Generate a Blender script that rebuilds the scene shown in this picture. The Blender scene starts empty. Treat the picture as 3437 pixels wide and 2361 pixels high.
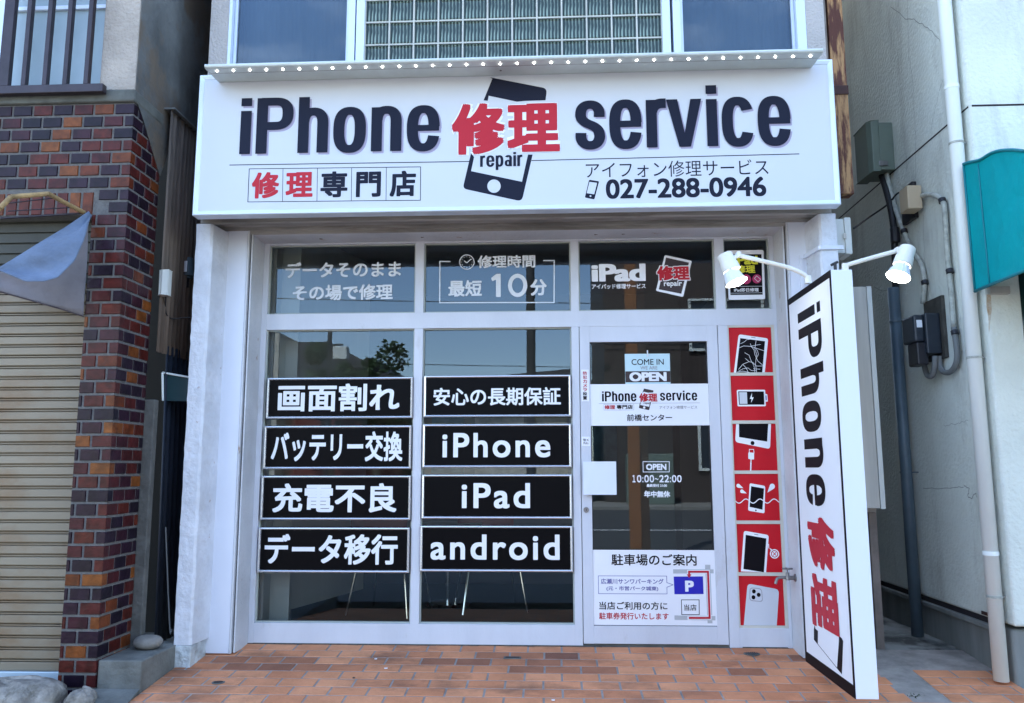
import bpy, math, random
import numpy as np
from mathutils import Vector, Matrix
from mathutils.geometry import tessellate_polygon
random.seed(7)
S = bpy.context.scene
COL = S.collection
# ------------------------------------------------------------------ camera
FPX, CX, CY = 2715.5, 1718.5, 1180.5            # calibrated on the 3437 x 2361 photograph
yaw, pit, rol = math.radians(-2.741), math.radians(8.1536), math.radians(0.1063)
f_ = np.array([math.sin(yaw)*math.cos(pit), math.cos(yaw)*math.cos(pit), math.sin(pit)])
r_ = np.array([math.cos(yaw), -math.sin(yaw), 0.0])
d_ = np.cross(f_, r_)
R_ = math.cos(rol)*r_ + math.sin(rol)*d_
D_ = -math.sin(rol)*r_ + math.cos(rol)*d_
CAM = np.array([0.0, -5.0, 1.05])
cam = bpy.data.cameras.new('camera')
camo = bpy.data.objects.new('camera', cam)
COL.objects.link(camo)
m3 = Matrix((R_, -D_, -f_)).transposed()
camo.matrix_world = Matrix.Translation(CAM) @ m3.to_4x4()
cam.sensor_width = 36.0
cam.lens = 36.0*FPX/3437.0
cam.clip_start = 0.05
cam.clip_end = 1000
S.camera = camo
# ------------------------------------------------------------------ sky, sun, exposure
SUN_EL, SUN_AZ = math.radians(52), math.radians(-22)     # azimuth from +Y towards +X
w = bpy.data.worlds.new('World')
S.world = w
w.use_nodes = True
nt = w.node_tree
bg = nt.nodes['Background']
sky = nt.nodes.new('ShaderNodeTexSky')
sky.sky_type = 'NISHITA'
sky.sun_disc = False
sky.sun_elevation = SUN_EL
sky.sun_rotation = SUN_AZ
sky.air_density = 1.0
sky.dust_density = 0.6
tc = nt.nodes.new('ShaderNodeTexCoord')
mp = nt.nodes.new('ShaderNodeMapping')
mp.inputs['Scale'].default_value = (1.0, 1.0, 3.2)
cn = nt.nodes.new('ShaderNodeTexNoise')
cn.inputs['Scale'].default_value = 2.6
cn.inputs['Detail'].default_value = 7
cn.inputs['Roughness'].default_value = 0.58
cr = nt.nodes.new('ShaderNodeValToRGB')
cr.color_ramp.elements[0].position = 0.54
cr.color_ramp.elements[1].position = 0.86
mx = nt.nodes.new('ShaderNodeMix')
mx.data_type = 'RGBA'
nt.links.new(tc.outputs['Generated'], mp.inputs['Vector'])
nt.links.new(mp.outputs[0], cn.inputs['Vector'])
nt.links.new(cn.outputs['Fac'], cr.inputs[0])
nt.links.new(cr.outputs[0], mx.inputs[0])
nt.links.new(sky.outputs[0], mx.inputs[6])
mx.inputs[7].default_value = (5.0, 5.4, 6.2, 1)
nt.links.new(mx.outputs[2], bg.inputs[0])
bg.inputs[1].default_value = 0.13
sl = bpy.data.lights.new('sun', 'SUN')
sl.energy = 3.6
sl.angle = math.radians(0.5)
sl.color = (1.0, 0.95, 0.87)
so = bpy.data.objects.new('sun', sl)
COL.objects.link(so)
sd = Vector((math.sin(SUN_AZ)*math.cos(SUN_EL), math.cos(SUN_AZ)*math.cos(SUN_EL), math.sin(SUN_EL)))
so.rotation_euler = (-sd).to_track_quat('-Z', 'Y').to_euler()
so.location = (0, 0, 30)
S.view_settings.view_transform = 'Standard'
S.view_settings.look = 'None'
S.view_settings.gamma = 1
S.view_settings.use_curve_mapping = False
S.view_settings.exposure = 2.75
S.cycles.max_bounces = 10
S.cycles.transparent_max_bounces = 16
S.cycles.caustics_reflective = False
S.cycles.caustics_refractive = False
S.cycles.use_denoising = True

# ------------------------------------------------------------------ helpers: pixel of the photo -> point of a real plane
def ray(x, y):
    v = f_ + R_*((x-CX)/FPX) + D_*((y-CY)/FPX)
    return v
def at(x, y, Y):
    v = ray(x, y); t = (Y-CAM[1])/v[1]; return CAM + v*t
def atX(x, y, X):
    v = ray(x, y); t = (X-CAM[0])/v[0]; return CAM + v*t
def atZ(x, y, Z):
    v = ray(x, y); t = (Z-CAM[2])/v[2]; return CAM + v*t
def C(ox, oy, s):
    return lambda x, y: (ox+x/s, oy+y/s)

class G:
    def __init__(s): s.v = []; s.f = []; s.t = []
    def add(s, vs, fs, tone=None):
        n = len(s.v); s.v += [tuple(float(c) for c in p) for p in vs]
        s.f += [tuple(i+n for i in f) for f in fs]; s.t += [0.5 if tone is None else tone]*len(fs)
        return s
    def box(s, x0, x1, y0, y1, z0, z1, tone=None):
        v = [(x, y, z) for x in (x0, x1) for y in (y0, y1) for z in (z0, z1)]
        return s.add(v, [(0,1,3,2), (4,6,7,5), (0,4,5,1), (2,3,7,6), (0,2,6,4), (1,5,7,3)], tone)
    def prism(s, pts, ax, a0, a1, tone=None):
        # polygon pts in the two other axes, extruded along axis ax
        n = len(pts)
        def mk(p, a):
            q = [p[0], p[1]]; q.insert(ax, a); return q
        v = [mk(p, a0) for p in pts]+[mk(p, a1) for p in pts]
        tri = tessellate_polygon([[Vector((p[0], p[1], 0)) for p in pts]])
        fs = [tuple(t) for t in tri]+[tuple(i+n for i in reversed(t)) for t in tri]
        fs += [(i, (i+1) % n, (i+1) % n+n, i+n) for i in range(n)]
        return s.add(v, fs, tone)
    def cyl(s, p0, p1, r0, r1=None, n=20, cap=True, tone=None):
        r1 = r0 if r1 is None else r1
        p0 = Vector(p0); p1 = Vector(p1); d = (p1-p0).normalized()
        u = d.orthogonal().normalized(); k = d.cross(u)
        v = []
        for p, r in ((p0, r0), (p1, r1)):
            for i in range(n):
                a = 2*math.pi*i/n; v.append(p+(u*math.cos(a)+k*math.sin(a))*r)
        fs = [(i, (i+1) % n, (i+1) % n+n, i+n) for i in range(n)]
        if cap: fs += [tuple(reversed(range(n))), tuple(range(n, 2*n))]
        return s.add(v, fs, tone)
    def tube(s, pts, r, n=10, smooth=4, cap=True):
        P = [Vector([float(c) for c in p]) for p in pts]
        if smooth and len(P) > 2:
            Q = []
            E = [P[0]*2-P[1]]+P+[P[-1]*2-P[-2]]
            for i in range(1, len(E)-2):
                for k in range(smooth):
                    t = k/smooth; a, b, c, d = E[i-1], E[i], E[i+1], E[i+2]
                    Q.append(0.5*((2*b)+(c-a)*t+(2*a-5*b+4*c-d)*t*t+(3*b-a-3*c+d)*t**3))
            Q.append(P[-1]); P = Q
        v = []; u = None
        for i, p in enumerate(P):
            d = (P[min(i+1, len(P)-1)]-P[max(i-1, 0)]).normalized()
            u = d.orthogonal().normalized() if u is None else (u-d*u.dot(d)).normalized()
            k = d.cross(u); rr = r(i/(len(P)-1)) if callable(r) else r
            for j in range(n):
                a = 2*math.pi*j/n; v.append(p+(u*math.cos(a)+k*math.sin(a))*rr)
        fs = [(i*n+j, i*n+(j+1) % n, (i+1)*n+(j+1) % n, (i+1)*n+j) for i in range(len(P)-1) for j in range(n)]
        if cap: fs += [tuple(reversed(range(n))), tuple(range((len(P)-1)*n, len(P)*n))]
        return s.add(v, fs)
    def grid(s, fn, nu, nv, tone=None):
        v = [fn(i/nu, j/nv) for j in range(nv+1) for i in range(nu+1)]
        fs = [(j*(nu+1)+i, j*(nu+1)+i+1, (j+1)*(nu+1)+i+1, (j+1)*(nu+1)+i) for j in range(nv) for i in range(nu)]
        return s.add(v, fs, tone)

def obj(name, g, m, parent=None, bevel=0, smooth=False, solid=0, seg=2):
    me = bpy.data.meshes.new(name)
    me.from_pydata(g.v, [], g.f); me.update()
    me.materials.append(m)
    if len(set(g.t)) > 1:
        a = me.attributes.new('tone', 'FLOAT', 'FACE'); a.data.foreach_set('value', g.t)
    if smooth: me.shade_smooth()
    o = bpy.data.objects.new(name, me); COL.objects.link(o)
    if solid:
        md = o.modifiers.new('s', 'SOLIDIFY'); md.thickness = solid; md.offset = 0
    if bevel:
        md = o.modifiers.new('b', 'BEVEL'); md.width = bevel; md.segments = seg; md.limit_method = 'ANGLE'; md.angle_limit = math.radians(40)
        md.harden_normals = False
    if parent: o.parent = parent
    return o
def tag(o, label, cat, group=None):
    o['label'] = label; o['category'] = cat
    if group: o['group'] = group
    return o
def struct(o):
    o['kind'] = 'structure'; return o
def thing(name, label, cat, group=None):
    o = bpy.data.objects.new(name, None); COL.objects.link(o); o.empty_display_size = 0.1
    return tag(o, label, cat, group)

# ------------------------------------------------------------------ materials
def mat(name, col, rough=0.6, metal=0, var=0.0, vscale=3, col2=None, bump=0, bscale=60, stretch=(1,1,1), spec=0.5, tone=None, detail=5, lo=0.35, hi=0.65,
        col3=None, c3scale=2.0, c3lo=0.6, c3hi=0.72, c3stretch=(1,1,1)):
    m = bpy.data.materials.new(name); m.use_nodes = True
    t = m.node_tree; b = t.nodes['Principled BSDF']; L = t.links
    b.inputs['Roughness'].default_value = rough; b.inputs['Metallic'].default_value = metal
    b.inputs['Specular IOR Level'].default_value = spec
    c4 = tuple(col)+(1,)
    b.inputs['Base Color'].default_value = c4
    tcn = t.nodes.new('ShaderNodeTexCoord'); mpn = t.nodes.new('ShaderNodeMapping')
    L.new(tcn.outputs['Object'], mpn.inputs[0]); mpn.inputs['Scale'].default_value = stretch
    cur = None
    if tone:
        at_ = t.nodes.new('ShaderNodeAttribute'); at_.attribute_name = 'tone'
        rp = t.nodes.new('ShaderNodeValToRGB'); rp.color_ramp.interpolation = 'LINEAR'
        els = rp.color_ramp.elements
        while len(els) < len(tone): els.new(0.5)
        for i, (p, c) in enumerate(tone): els[i].position = p; els[i].color = tuple(c)+(1,)
        L.new(at_.outputs['Fac'], rp.inputs[0]); cur = rp.outputs[0]
    if var or col2:
        n = t.nodes.new('ShaderNodeTexNoise'); n.inputs['Scale'].default_value = vscale; n.inputs['Detail'].default_value = detail
        n.inputs['Roughness'].default_value = 0.62
        L.new(mpn.outputs[0], n.inputs[0])
        rp = t.nodes.new('ShaderNodeMapRange'); rp.inputs[1].default_value = lo; rp.inputs[2].default_value = hi
        L.new(n.outputs['Fac'], rp.inputs[0])
        x = t.nodes.new('ShaderNodeMix'); x.data_type = 'RGBA'
        L.new(rp.outputs[0], x.inputs[0])
        if tone:
            x.blend_type = 'MULTIPLY'; L.new(cur, x.inputs[6]); x.inputs[7].default_value = tuple(col2 or (1-var,)*3)+(1,)
        else:
            x.inputs[6].default_value = c4; x.inputs[7].default_value = tuple(col2 or [c*(1-var) for c in col])+(1,)
        cur = x.outputs[2]
    if col3:
        n = t.nodes.new('ShaderNodeTexNoise'); n.inputs['Scale'].default_value = c3scale; n.inputs['Detail'].default_value = 8; n.inputs['Roughness'].default_value = 0.65
        mq = t.nodes.new('ShaderNodeMapping'); mq.inputs['Scale'].default_value = c3stretch; mq.inputs['Location'].default_value = (3.1, 5.7, 1.3)
        L.new(tcn.outputs['Object'], mq.inputs[0]); L.new(mq.outputs[0], n.inputs[0])
        rp = t.nodes.new('ShaderNodeMapRange'); rp.inputs[1].default_value = c3lo; rp.inputs[2].default_value = c3hi
        L.new(n.outputs['Fac'], rp.inputs[0])
        x = t.nodes.new('ShaderNodeMix'); x.data_type = 'RGBA'; L.new(rp.outputs[0], x.inputs[0])
        if cur is not None: L.new(cur, x.inputs[6])
        else: x.inputs[6].default_value = c4
        x.inputs[7].default_value = tuple(col3)+(1,); cur = x.outputs[2]
    if cur is not None: L.new(cur, b.inputs['Base Color'])
    if bump:
        n = t.nodes.new('ShaderNodeTexNoise'); n.inputs['Scale'].default_value = bscale; n.inputs['Detail'].default_value = 4
        L.new(mpn.outputs[0], n.inputs[0])
        bp = t.nodes.new('ShaderNodeBump'); bp.inputs['Strength'].default_value = min(1, bump); bp.inputs['Distance'].default_value = 0.01*max(1, bump)
        L.new(n.outputs['Fac'], bp.inputs['Height']); L.new(bp.outputs[0], b.inputs['Normal'])
    return m
def emis(name, col, st):
    m = bpy.data.materials.new(name); m.use_nodes = True; b = m.node_tree.nodes['Principled BSDF']
    b.inputs['Emission Color'].default_value = tuple(col)+(1,); b.inputs['Emission Strength'].default_value = st
    return m
def glass(name, tint=(0.92, 0.96, 0.94), add=0.05, mul=1.5, rough=0.0, wav=0.0):
    m = bpy.data.materials.new(name); m.use_nodes = True; t = m.node_tree; L = t.links
    t.nodes.remove(t.nodes['Principled BSDF']); out = t.nodes['Material Output']
    tr = t.nodes.new('ShaderNodeBsdfTransparent'); tr.inputs[0].default_value = tuple(tint)+(1,)
    gl = t.nodes.new('ShaderNodeBsdfGlossy'); gl.inputs['Roughness'].default_value = rough; gl.inputs[0].default_value = (.72,.86,1.0,1)
    fr = t.nodes.new('ShaderNodeFresnel'); fr.inputs[0].default_value = 1.5
    ma = t.nodes.new('ShaderNodeMath'); ma.operation = 'MULTIPLY_ADD'; ma.inputs[1].default_value = mul; ma.inputs[2].default_value = add; ma.use_clamp = True
    mi = t.nodes.new('ShaderNodeMixShader')
    L.new(fr.outputs[0], ma.inputs[0]); L.new(ma.outputs[0], mi.inputs[0]); L.new(tr.outputs[0], mi.inputs[1]); L.new(gl.outputs[0], mi.inputs[2]); L.new(mi.outputs[0], out.inputs[0])
    if wav:
        n = t.nodes.new('ShaderNodeTexNoise'); n.inputs['Scale'].default_value = 2.2; n.inputs['Detail'].default_value = 1
        g = t.nodes.new('ShaderNodeTexCoord'); L.new(g.outputs['Object'], n.inputs[0])
        bp = t.nodes.new('ShaderNodeBump'); bp.inputs['Strength'].default_value = wav; bp.inputs['Distance'].default_value = 0.01
        L.new(n.outputs['Fac'], bp.inputs['Height']); L.new(bp.outputs[0], gl.inputs['Normal'])
    return m

M = dict(
 sash=mat('white sash paint', (.66,.69,.75), .42, var=.12, vscale=2.5, stretch=(1,1,.35), bump=.12, bscale=90, col3=(.42,.40,.37), c3scale=3.5, c3lo=.62, c3hi=.80, c3stretch=(1,1,.6)),
 paint=mat('old white paint', (.66,.685,.72), .55, var=.22, vscale=2, bump=.5, bscale=45, col3=(.36,.27,.22), c3scale=7, c3lo=.64, c3hi=.70),
 pillar=mat('painted concrete', (.72,.75,.80), .6, var=.22, vscale=5, bump=1.0, bscale=26, col3=(.36,.28,.25), c3scale=14, c3lo=.66, c3hi=.70),
 footing=mat('worn painted footing', (.60,.65,.66), .7, var=.45, vscale=9, bump=2, bscale=24, col3=(.24,.19,.16), c3scale=11, c3lo=.55, c3hi=.62),
 panel=mat('channel white', (.74,.78,.86), .4, var=.06, vscale=1.5, bump=.1, bscale=20),
 beam=mat('weathered beam', (.42,.40,.36), .75, var=.5, vscale=6, stretch=(.25,1,2.5), bump=.6, bscale=30, col3=(.12,.09,.07), c3scale=5, c3lo=.55, c3hi=.75, c3stretch=(.3,1,2)),
 rustgap=mat('rusty shutter slot', (.10,.05,.04), .8, var=.6, vscale=14),
 concrete_up=mat('upper stucco', (.50,.47,.45), .85, var=.12, vscale=4, bump=1, bscale=70),
 signwhite=mat('sign face', (.60,.635,.69), .42, var=.03, vscale=1),
 alu=mat('sign aluminium', (.70,.80,.90), .33, metal=.1, var=.05, vscale=4),
 whiteside=mat('sign side white', (.74,.80,.90), .35),
 ledalu=mat('led bar aluminium', (.62,.68,.66), .38, metal=.15, var=.12, vscale=6),
 navy=mat('sign letter navy', (.010,.013,.030), .55, spec=.15),
 black=mat('board black', (.003,.003,.004), .35, spec=.07),
 ink=mat('ink black', (.006,.005,.007), .5, spec=.08),
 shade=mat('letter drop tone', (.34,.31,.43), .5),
 red=mat('letter red', (.50,.018,.035), .5, spec=.25),
 posterred=mat('poster red', (.56,.008,.018), .45, spec=.25, var=.05, vscale=3),
 white=mat('vinyl white', (.84,.86,.90), .45),
 vinyl=mat('window vinyl', (.72,.76,.80), .5),
 cyan=mat('sheet pale cyan', (.55,.75,.80), .3),
 brown=mat('sheet brown', (.030,.018,.022), .3),
 blue=mat('parking blue', (.010,.012,.42), .4),
 bluetext=mat('blue text', (.11,.11,.36), .5),
 grey=mat('map grey', (.45,.48,.50), .5),
 greytext=mat('grey text', (.30,.30,.33), .5),
 yellow=mat('yellow text', (.72,.68,.03), .5),
 pink=mat('pink mark', (.45,.02,.12), .5),
 silver=mat('board trim silver', (.66,.68,.72), .25, metal=.75),
 steel=mat('worn steel', (.30,.29,.29), .4, metal=.8, var=.4, vscale=20),
 chrome=mat('chrome tube', (.8,.8,.8), .15, metal=1),
 lampwhite=mat('lamp cream white', (.78,.77,.70), .4, var=.08, vscale=10),
 blackplastic=mat('black plastic', (.015,.015,.02), .45),
 mortar=mat('mortar', (.145,.142,.138), .9, var=.3, vscale=30, bump=.4, bscale=120),
 brick=mat('glazed brick tile', (.2,.05,.03), .34, spec=.22, tone=[(0,(.012,.007,.016)),(.22,(.026,.009,.022)),(.4,(.065,.011,.014)),(.62,(.105,.017,.011)),(.8,(.155,.035,.011)),(1,(.25,.078,.016))], var=.55, vscale=17, bump=.22, bscale=35),
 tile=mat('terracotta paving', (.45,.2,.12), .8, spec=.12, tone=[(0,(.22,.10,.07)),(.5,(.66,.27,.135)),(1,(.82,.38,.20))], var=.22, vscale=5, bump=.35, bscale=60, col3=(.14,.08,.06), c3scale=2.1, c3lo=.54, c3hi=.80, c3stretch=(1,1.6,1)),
 grout=mat('paving grout', (.36,.33,.30), .9, var=.4, vscale=9, bump=.4, bscale=90),
 cement=mat('grey cement', (.17,.175,.16), .85, var=.45, vscale=5, bump=.7, bscale=40),
 alley=mat('alley cement', (.24,.25,.23), .8, var=.85, vscale=3.2, stretch=(1,.8,1), bump=.5, bscale=30, lo=.42, hi=.58),
 granite=mat('rough granite', (.36,.33,.29), .9, var=.6, vscale=12, bump=4, bscale=11, col3=(.13,.12,.10), c3scale=9, c3lo=.54, c3hi=.64),
 pebble=mat('river stone', (.25,.235,.21), .7, var=.3, vscale=12, bump=.3, bscale=60),
 shutter=mat('cream shutter', (.27,.225,.16), .5, var=.15, vscale=4, stretch=(.25,1,1), col3=(.19,.11,.05), c3scale=3.2, c3lo=.46, c3hi=.68, c3stretch=(.5,1,.8)),
 rail=mat('shutter rail', (.55,.66,.74), .35, metal=.3),
 stucco_l=mat('left stucco', (.46,.41,.36), .85, var=.25, vscale=5, bump=1, bscale=60),
 stucco_d=mat('stained render', (.155,.165,.165), .85, var=.5, vscale=2.2, bump=.8, bscale=25, col3=(.13,.105,.08), c3scale=1.4, c3lo=.5, c3hi=.58),
 sill=mat('mossy sill', (.13,.14,.13), .85, var=.4, vscale=9),
 bars=mat('bar grille bronze', (.045,.035,.045), .4, metal=.4, var=.3, vscale=9),
 frost=mat('frosted glass', (.36,.47,.54), .22, var=.12, vscale=3, bump=.3, bscale=7),
 corr=mat('weathered corrugate', (.20,.16,.13), .8, var=.55, vscale=4, stretch=(6,6,.35), bump=.3, bscale=30),
 corrd=mat('dark corrugate', (.018,.025,.04), .5, var=.3, vscale=4),
 dark=mat('dark lining', (.02,.02,.02), .8),
 post=mat('rough post', (.13,.13,.12), .9, var=.35, vscale=9, bump=.8, bscale=30),
 cloth1=mat('torn awning cloth', (.15,.20,.29), .8, var=.35, vscale=4, bump=2.5, bscale=9),
 cloth2=mat('awning side cloth', (.20,.19,.21), .85, var=.3, vscale=3, bump=1.5, bscale=7),
 hoop=mat('rusted awning hoop', (.42,.28,.12), .7, var=.5, vscale=20),
 teal=mat('teal awning canvas', (.000,.33,.36), .65, var=.14, vscale=2.2, bump=3.0, bscale=4.5, spec=.2),
 teald=mat('teal canvas hem', (.000,.19,.23), .6),
 rstucco=mat('right stucco', (.74,.78,.71), .8, var=.12, vscale=2.0, bump=.75, bscale=42, col3=(.44,.45,.40), c3scale=1.6, c3lo=.52, c3hi=.75, c3stretch=(2,2,.5)),
 plinth=mat('cement plinth', (.24,.255,.245), .85, var=.3, vscale=2.5, stretch=(3,3,.5), bump=.25, bscale=40),
 crack=mat('crack line', (.24,.25,.23), .9),
 joint=mat('dark joint', (.022,.018,.022), .9),
 pvc=mat('white downpipe', (.86,.92,.90), .4, var=.08, vscale=4, stretch=(1,1,.3)),
 pipegrey=mat('grey blue pipe', (.085,.125,.155), .45, var=.2, vscale=5),
 conduit=mat('flaky conduit', (.48,.50,.45), .6, var=.4, vscale=28),
 conduitd=mat('grey conduit', (.16,.17,.17), .6),
 greenbox=mat('green grey cabinet', (.145,.185,.15), .5, var=.12, vscale=7),
 meter=mat('navy meter case', (.022,.030,.042), .4, var=.2, vscale=6),
 board=mat('old backboard', (.07,.065,.055), .8, var=.5, vscale=12),
 beige=mat('beige cover', (.50,.40,.27), .5),
 cream=mat('cream box', (.60,.62,.58), .5, var=.06, vscale=4),
 creamside=mat('cream panel', (.50,.48,.43), .6, var=.2, vscale=3, stretch=(6,6,.3)),
 gutter=mat('aged post paint', (.26,.22,.19), .7, var=.4, vscale=6),
 rust=mat('rusting duct', (.36,.20,.085), .75, col2=(.075,.020,.010), vscale=9, stretch=(3.0,3.0,.5), detail=9, lo=.41, hi=.53, bump=.7, bscale=14),
 rustd=mat('rusty strap', (.05,.018,.014), .8, var=.4, vscale=16),
 winframe=mat('window frame white', (.66,.74,.86), .35, metal=.2),
 curtain=mat('window lining', (.20,.215,.215), .8, var=.25, vscale=1.2, stretch=(1,1,.5)),
 tealpanel=mat('teal panel', (.012,.045,.055), .35),
 asphalt=mat('asphalt', (.05,.05,.052), .85, var=.25, vscale=3, bump=.3, bscale=90),
 paving=mat('pavement slabs', (.22,.21,.19), .85, var=.25, vscale=2.5),
 ground=mat('ground', (.12,.12,.11), .9, var=.3, vscale=.4),
 line=mat('road paint', (.75,.75,.73), .7),
 room=mat('room wall', (.14,.145,.14), .8),
 roomwhite=mat('room white panel', (.50,.49,.45), .7, var=.05, vscale=2, stretch=(5,5,.2)),
 carpet=mat('dark green carpet', (.010,.045,.026), .9, var=.3, vscale=60),
 ceil=mat('room ceiling', (.20,.20,.195), .8),
 chairred=mat('red chair shell', (.30,.015,.02), .4),
 opp_brown=mat('brown cladding', (.050,.032,.026), .7, var=.3, vscale=.8, stretch=(2,2,.2)),
 opp_cream=mat('cream render', (.45,.42,.36), .8),
 opp_grey=mat('grey render', (.22,.22,.22), .8),
 opp_red=mat('red brown wall', (.14,.03,.022), .7),
 roof=mat('dark roof', (.05,.05,.055), .7),
 orange=mat('orange painted steel', (.27,.115,.045), .5, var=.15, vscale=2),
 leaf=mat('leaf green', (.035,.075,.018), .6, var=.5, vscale=3),
 trunk=mat('bark', (.09,.07,.05), .9),
 dpole=mat('dark pole', (.03,.03,.03), .7),
 wire=mat('black cable', (.010,.010,.012), .6),
)
M['glass'] = glass('shop window glass', tint=(.86,.92,.90), add=.028, mul=1.0, wav=.012)
M['glassup'] = glass('upper window glass', tint=(.74,.80,.85), add=.01, mul=.95, wav=.12)
M['led'] = emis('led diode', (1.0,.97,.92), 4)
M['bulb'] = emis('bulb face', (1.0,.93,.82), 5)
b = M['bulb'].node_tree.nodes['Principled BSDF']

# glass block: pale green, ribbed
def blockmat():
    m = bpy.data.materials.new('ribbed glass block'); m.use_nodes = True; t = m.node_tree; L = t.links; b = t.nodes['Principled BSDF']
    tcn = t.nodes.new('ShaderNodeTexCoord'); wv = t.nodes.new('ShaderNodeTexWave'); wv.wave_type = 'BANDS'; wv.bands_direction = 'X'
    wv.inputs['Scale'].default_value = 15; wv.inputs['Distortion'].default_value = 1.6; wv.inputs['Detail'].default_value = 1
    L.new(tcn.outputs['Object'], wv.inputs[0])
    n = t.nodes.new('ShaderNodeTexNoise'); n.inputs['Scale'].default_value = 9; L.new(tcn.outputs['Object'], n.inputs[0])
    rp = t.nodes.new('ShaderNodeValToRGB'); rp.color_ramp.elements[0].color = (.014,.032,.028,1); rp.color_ramp.elements[1].color = (.42,.55,.46,1)
    rp.color_ramp.elements[0].position = .2; rp.color_ramp.elements[1].position = .9
    mm = t.nodes.new('ShaderNodeMath'); mm.operation = 'MULTIPLY'; L.new(wv.outputs['Fac'], mm.inputs[0]); L.new(n.outputs['Fac'], mm.inputs[1])
    L.new(mm.outputs[0], rp.inputs[0]); L.new(rp.outputs[0], b.inputs['Base Color'])
    bp = t.nodes.new('ShaderNodeBump'); bp.inputs['Strength'].default_value = .6; bp.inputs['Distance'].default_value = .006
    L.new(wv.outputs['Fac'], bp.inputs['Height']); L.new(bp.outputs[0], b.inputs['Normal'])
    b.inputs['Roughness'].default_value = .2; b.inputs['Specular IOR Level'].default_value = .45
    return m
M['block'] = blockmat()

# ------------------------------------------------------------------ lettering
def mesh_text(s, sp=1.0):
    c = bpy.data.curves.new('t', 'FONT'); c.body = s; c.size = 1; c.space_character = sp; c.fill_mode = 'FRONT'; c.resolution_u = 6
    o = bpy.data.objects.new('t', c); COL.objects.link(o)
    me = bpy.data.meshes.new_from_object(o.evaluated_get(bpy.context.evaluated_depsgraph_get()))
    v = [(p.co.x, p.co.y) for p in me.vertices]; f = [tuple(p.vertices) for p in me.polygons]
    bpy.data.objects.remove(o); bpy.data.curves.remove(c); bpy.data.meshes.remove(me)
    return v, f
def bolden(vf, b, bx=None):
    """several shifted copies of the glyphs, returned as layers"""
    v, f = vf; bx = b if bx is None else bx
    if not b and not bx: return [(v, f)]
    offs = [(0,0)]+[(bx*c, b*c) for c in ()]+[(bx*.93*i, b*.93*j) for i in (1,-1) for j in (1,-1)]+[(bx,0),(-bx,0),(0,b),(0,-b)]
    if max(b, bx) > .034: offs += [(bx*.5,b*.5),(-bx*.5,-b*.5)]
    return [([(x+dx, y+dy) for x, y in v], f) for dx, dy in offs]
def loops_mesh(loops):
    tri = tessellate_polygon([[Vector((x, y, 0)) for x, y in l] for l in loops])
    v = [p for l in loops for p in l]
    return v, [tuple(t) for t in tri]
# condensed grotesque drawn with an elliptical pen, cap height 400
def sup(cx, cy, rx, ry, a0, a1, n=2.5, k=22):
    P = []
    for i in range(k+1):
        a = math.radians(a0+(a1-a0)*i/k); c, s_ = math.cos(a), math.sin(a)
        P.append((cx+rx*math.copysign(abs(c)**(2/n), c), cy+ry*math.copysign(abs(s_)**(2/n), s_)))
    return P
def spl(P, k=8):
    E = [(2*P[0][0]-P[1][0], 2*P[0][1]-P[1][1])]+P+[(2*P[-1][0]-P[-2][0], 2*P[-1][1]-P[-2][1])]; Q = []
    for i in range(1, len(E)-2):
        for j in range(k):
            t = j/k
            Q.append(tuple(.5*((2*E[i][q])+(E[i+1][q]-E[i-1][q])*t+(2*E[i-1][q]-5*E[i][q]+4*E[i+1][q]-E[i+2][q])*t*t+(3*E[i][q]-E[i-1][q]-3*E[i+1][q]+E[i+2][q])*t**3) for q in (0, 1)))
    return Q+[P[-1]]
def pen(P, a=38.5, b=28.5, closed=False):
    A, B = [], []; n = len(P)
    for i, p in enumerate(P):
        if closed: q0, q1 = P[(i-1) % n], P[(i+1) % n]
        else: q0, q1 = P[max(i-1, 0)], P[min(i+1, n-1)]
        tx, ty = q1[0]-q0[0], q1[1]-q0[1]; l = math.hypot(tx, ty) or 1; nx, ny = -ty/l, tx/l
        k = math.sqrt(a*a*nx*nx+b*b*ny*ny); ox, oy = a*a*nx/k, b*b*ny/k
        A.append((p[0]+ox, p[1]+oy)); B.append((p[0]-ox, p[1]-oy))
    v = A+B; m = n if closed else n-1
    return v, [(i, (i+1) % n, (i+1) % n+n, i+n) for i in range(m)]
def rect(x0, y0, x1, y1): return [(x0, y0), (x1, y0), (x1, y1), (x0, y1)], [(0, 1, 2, 3)]
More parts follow.
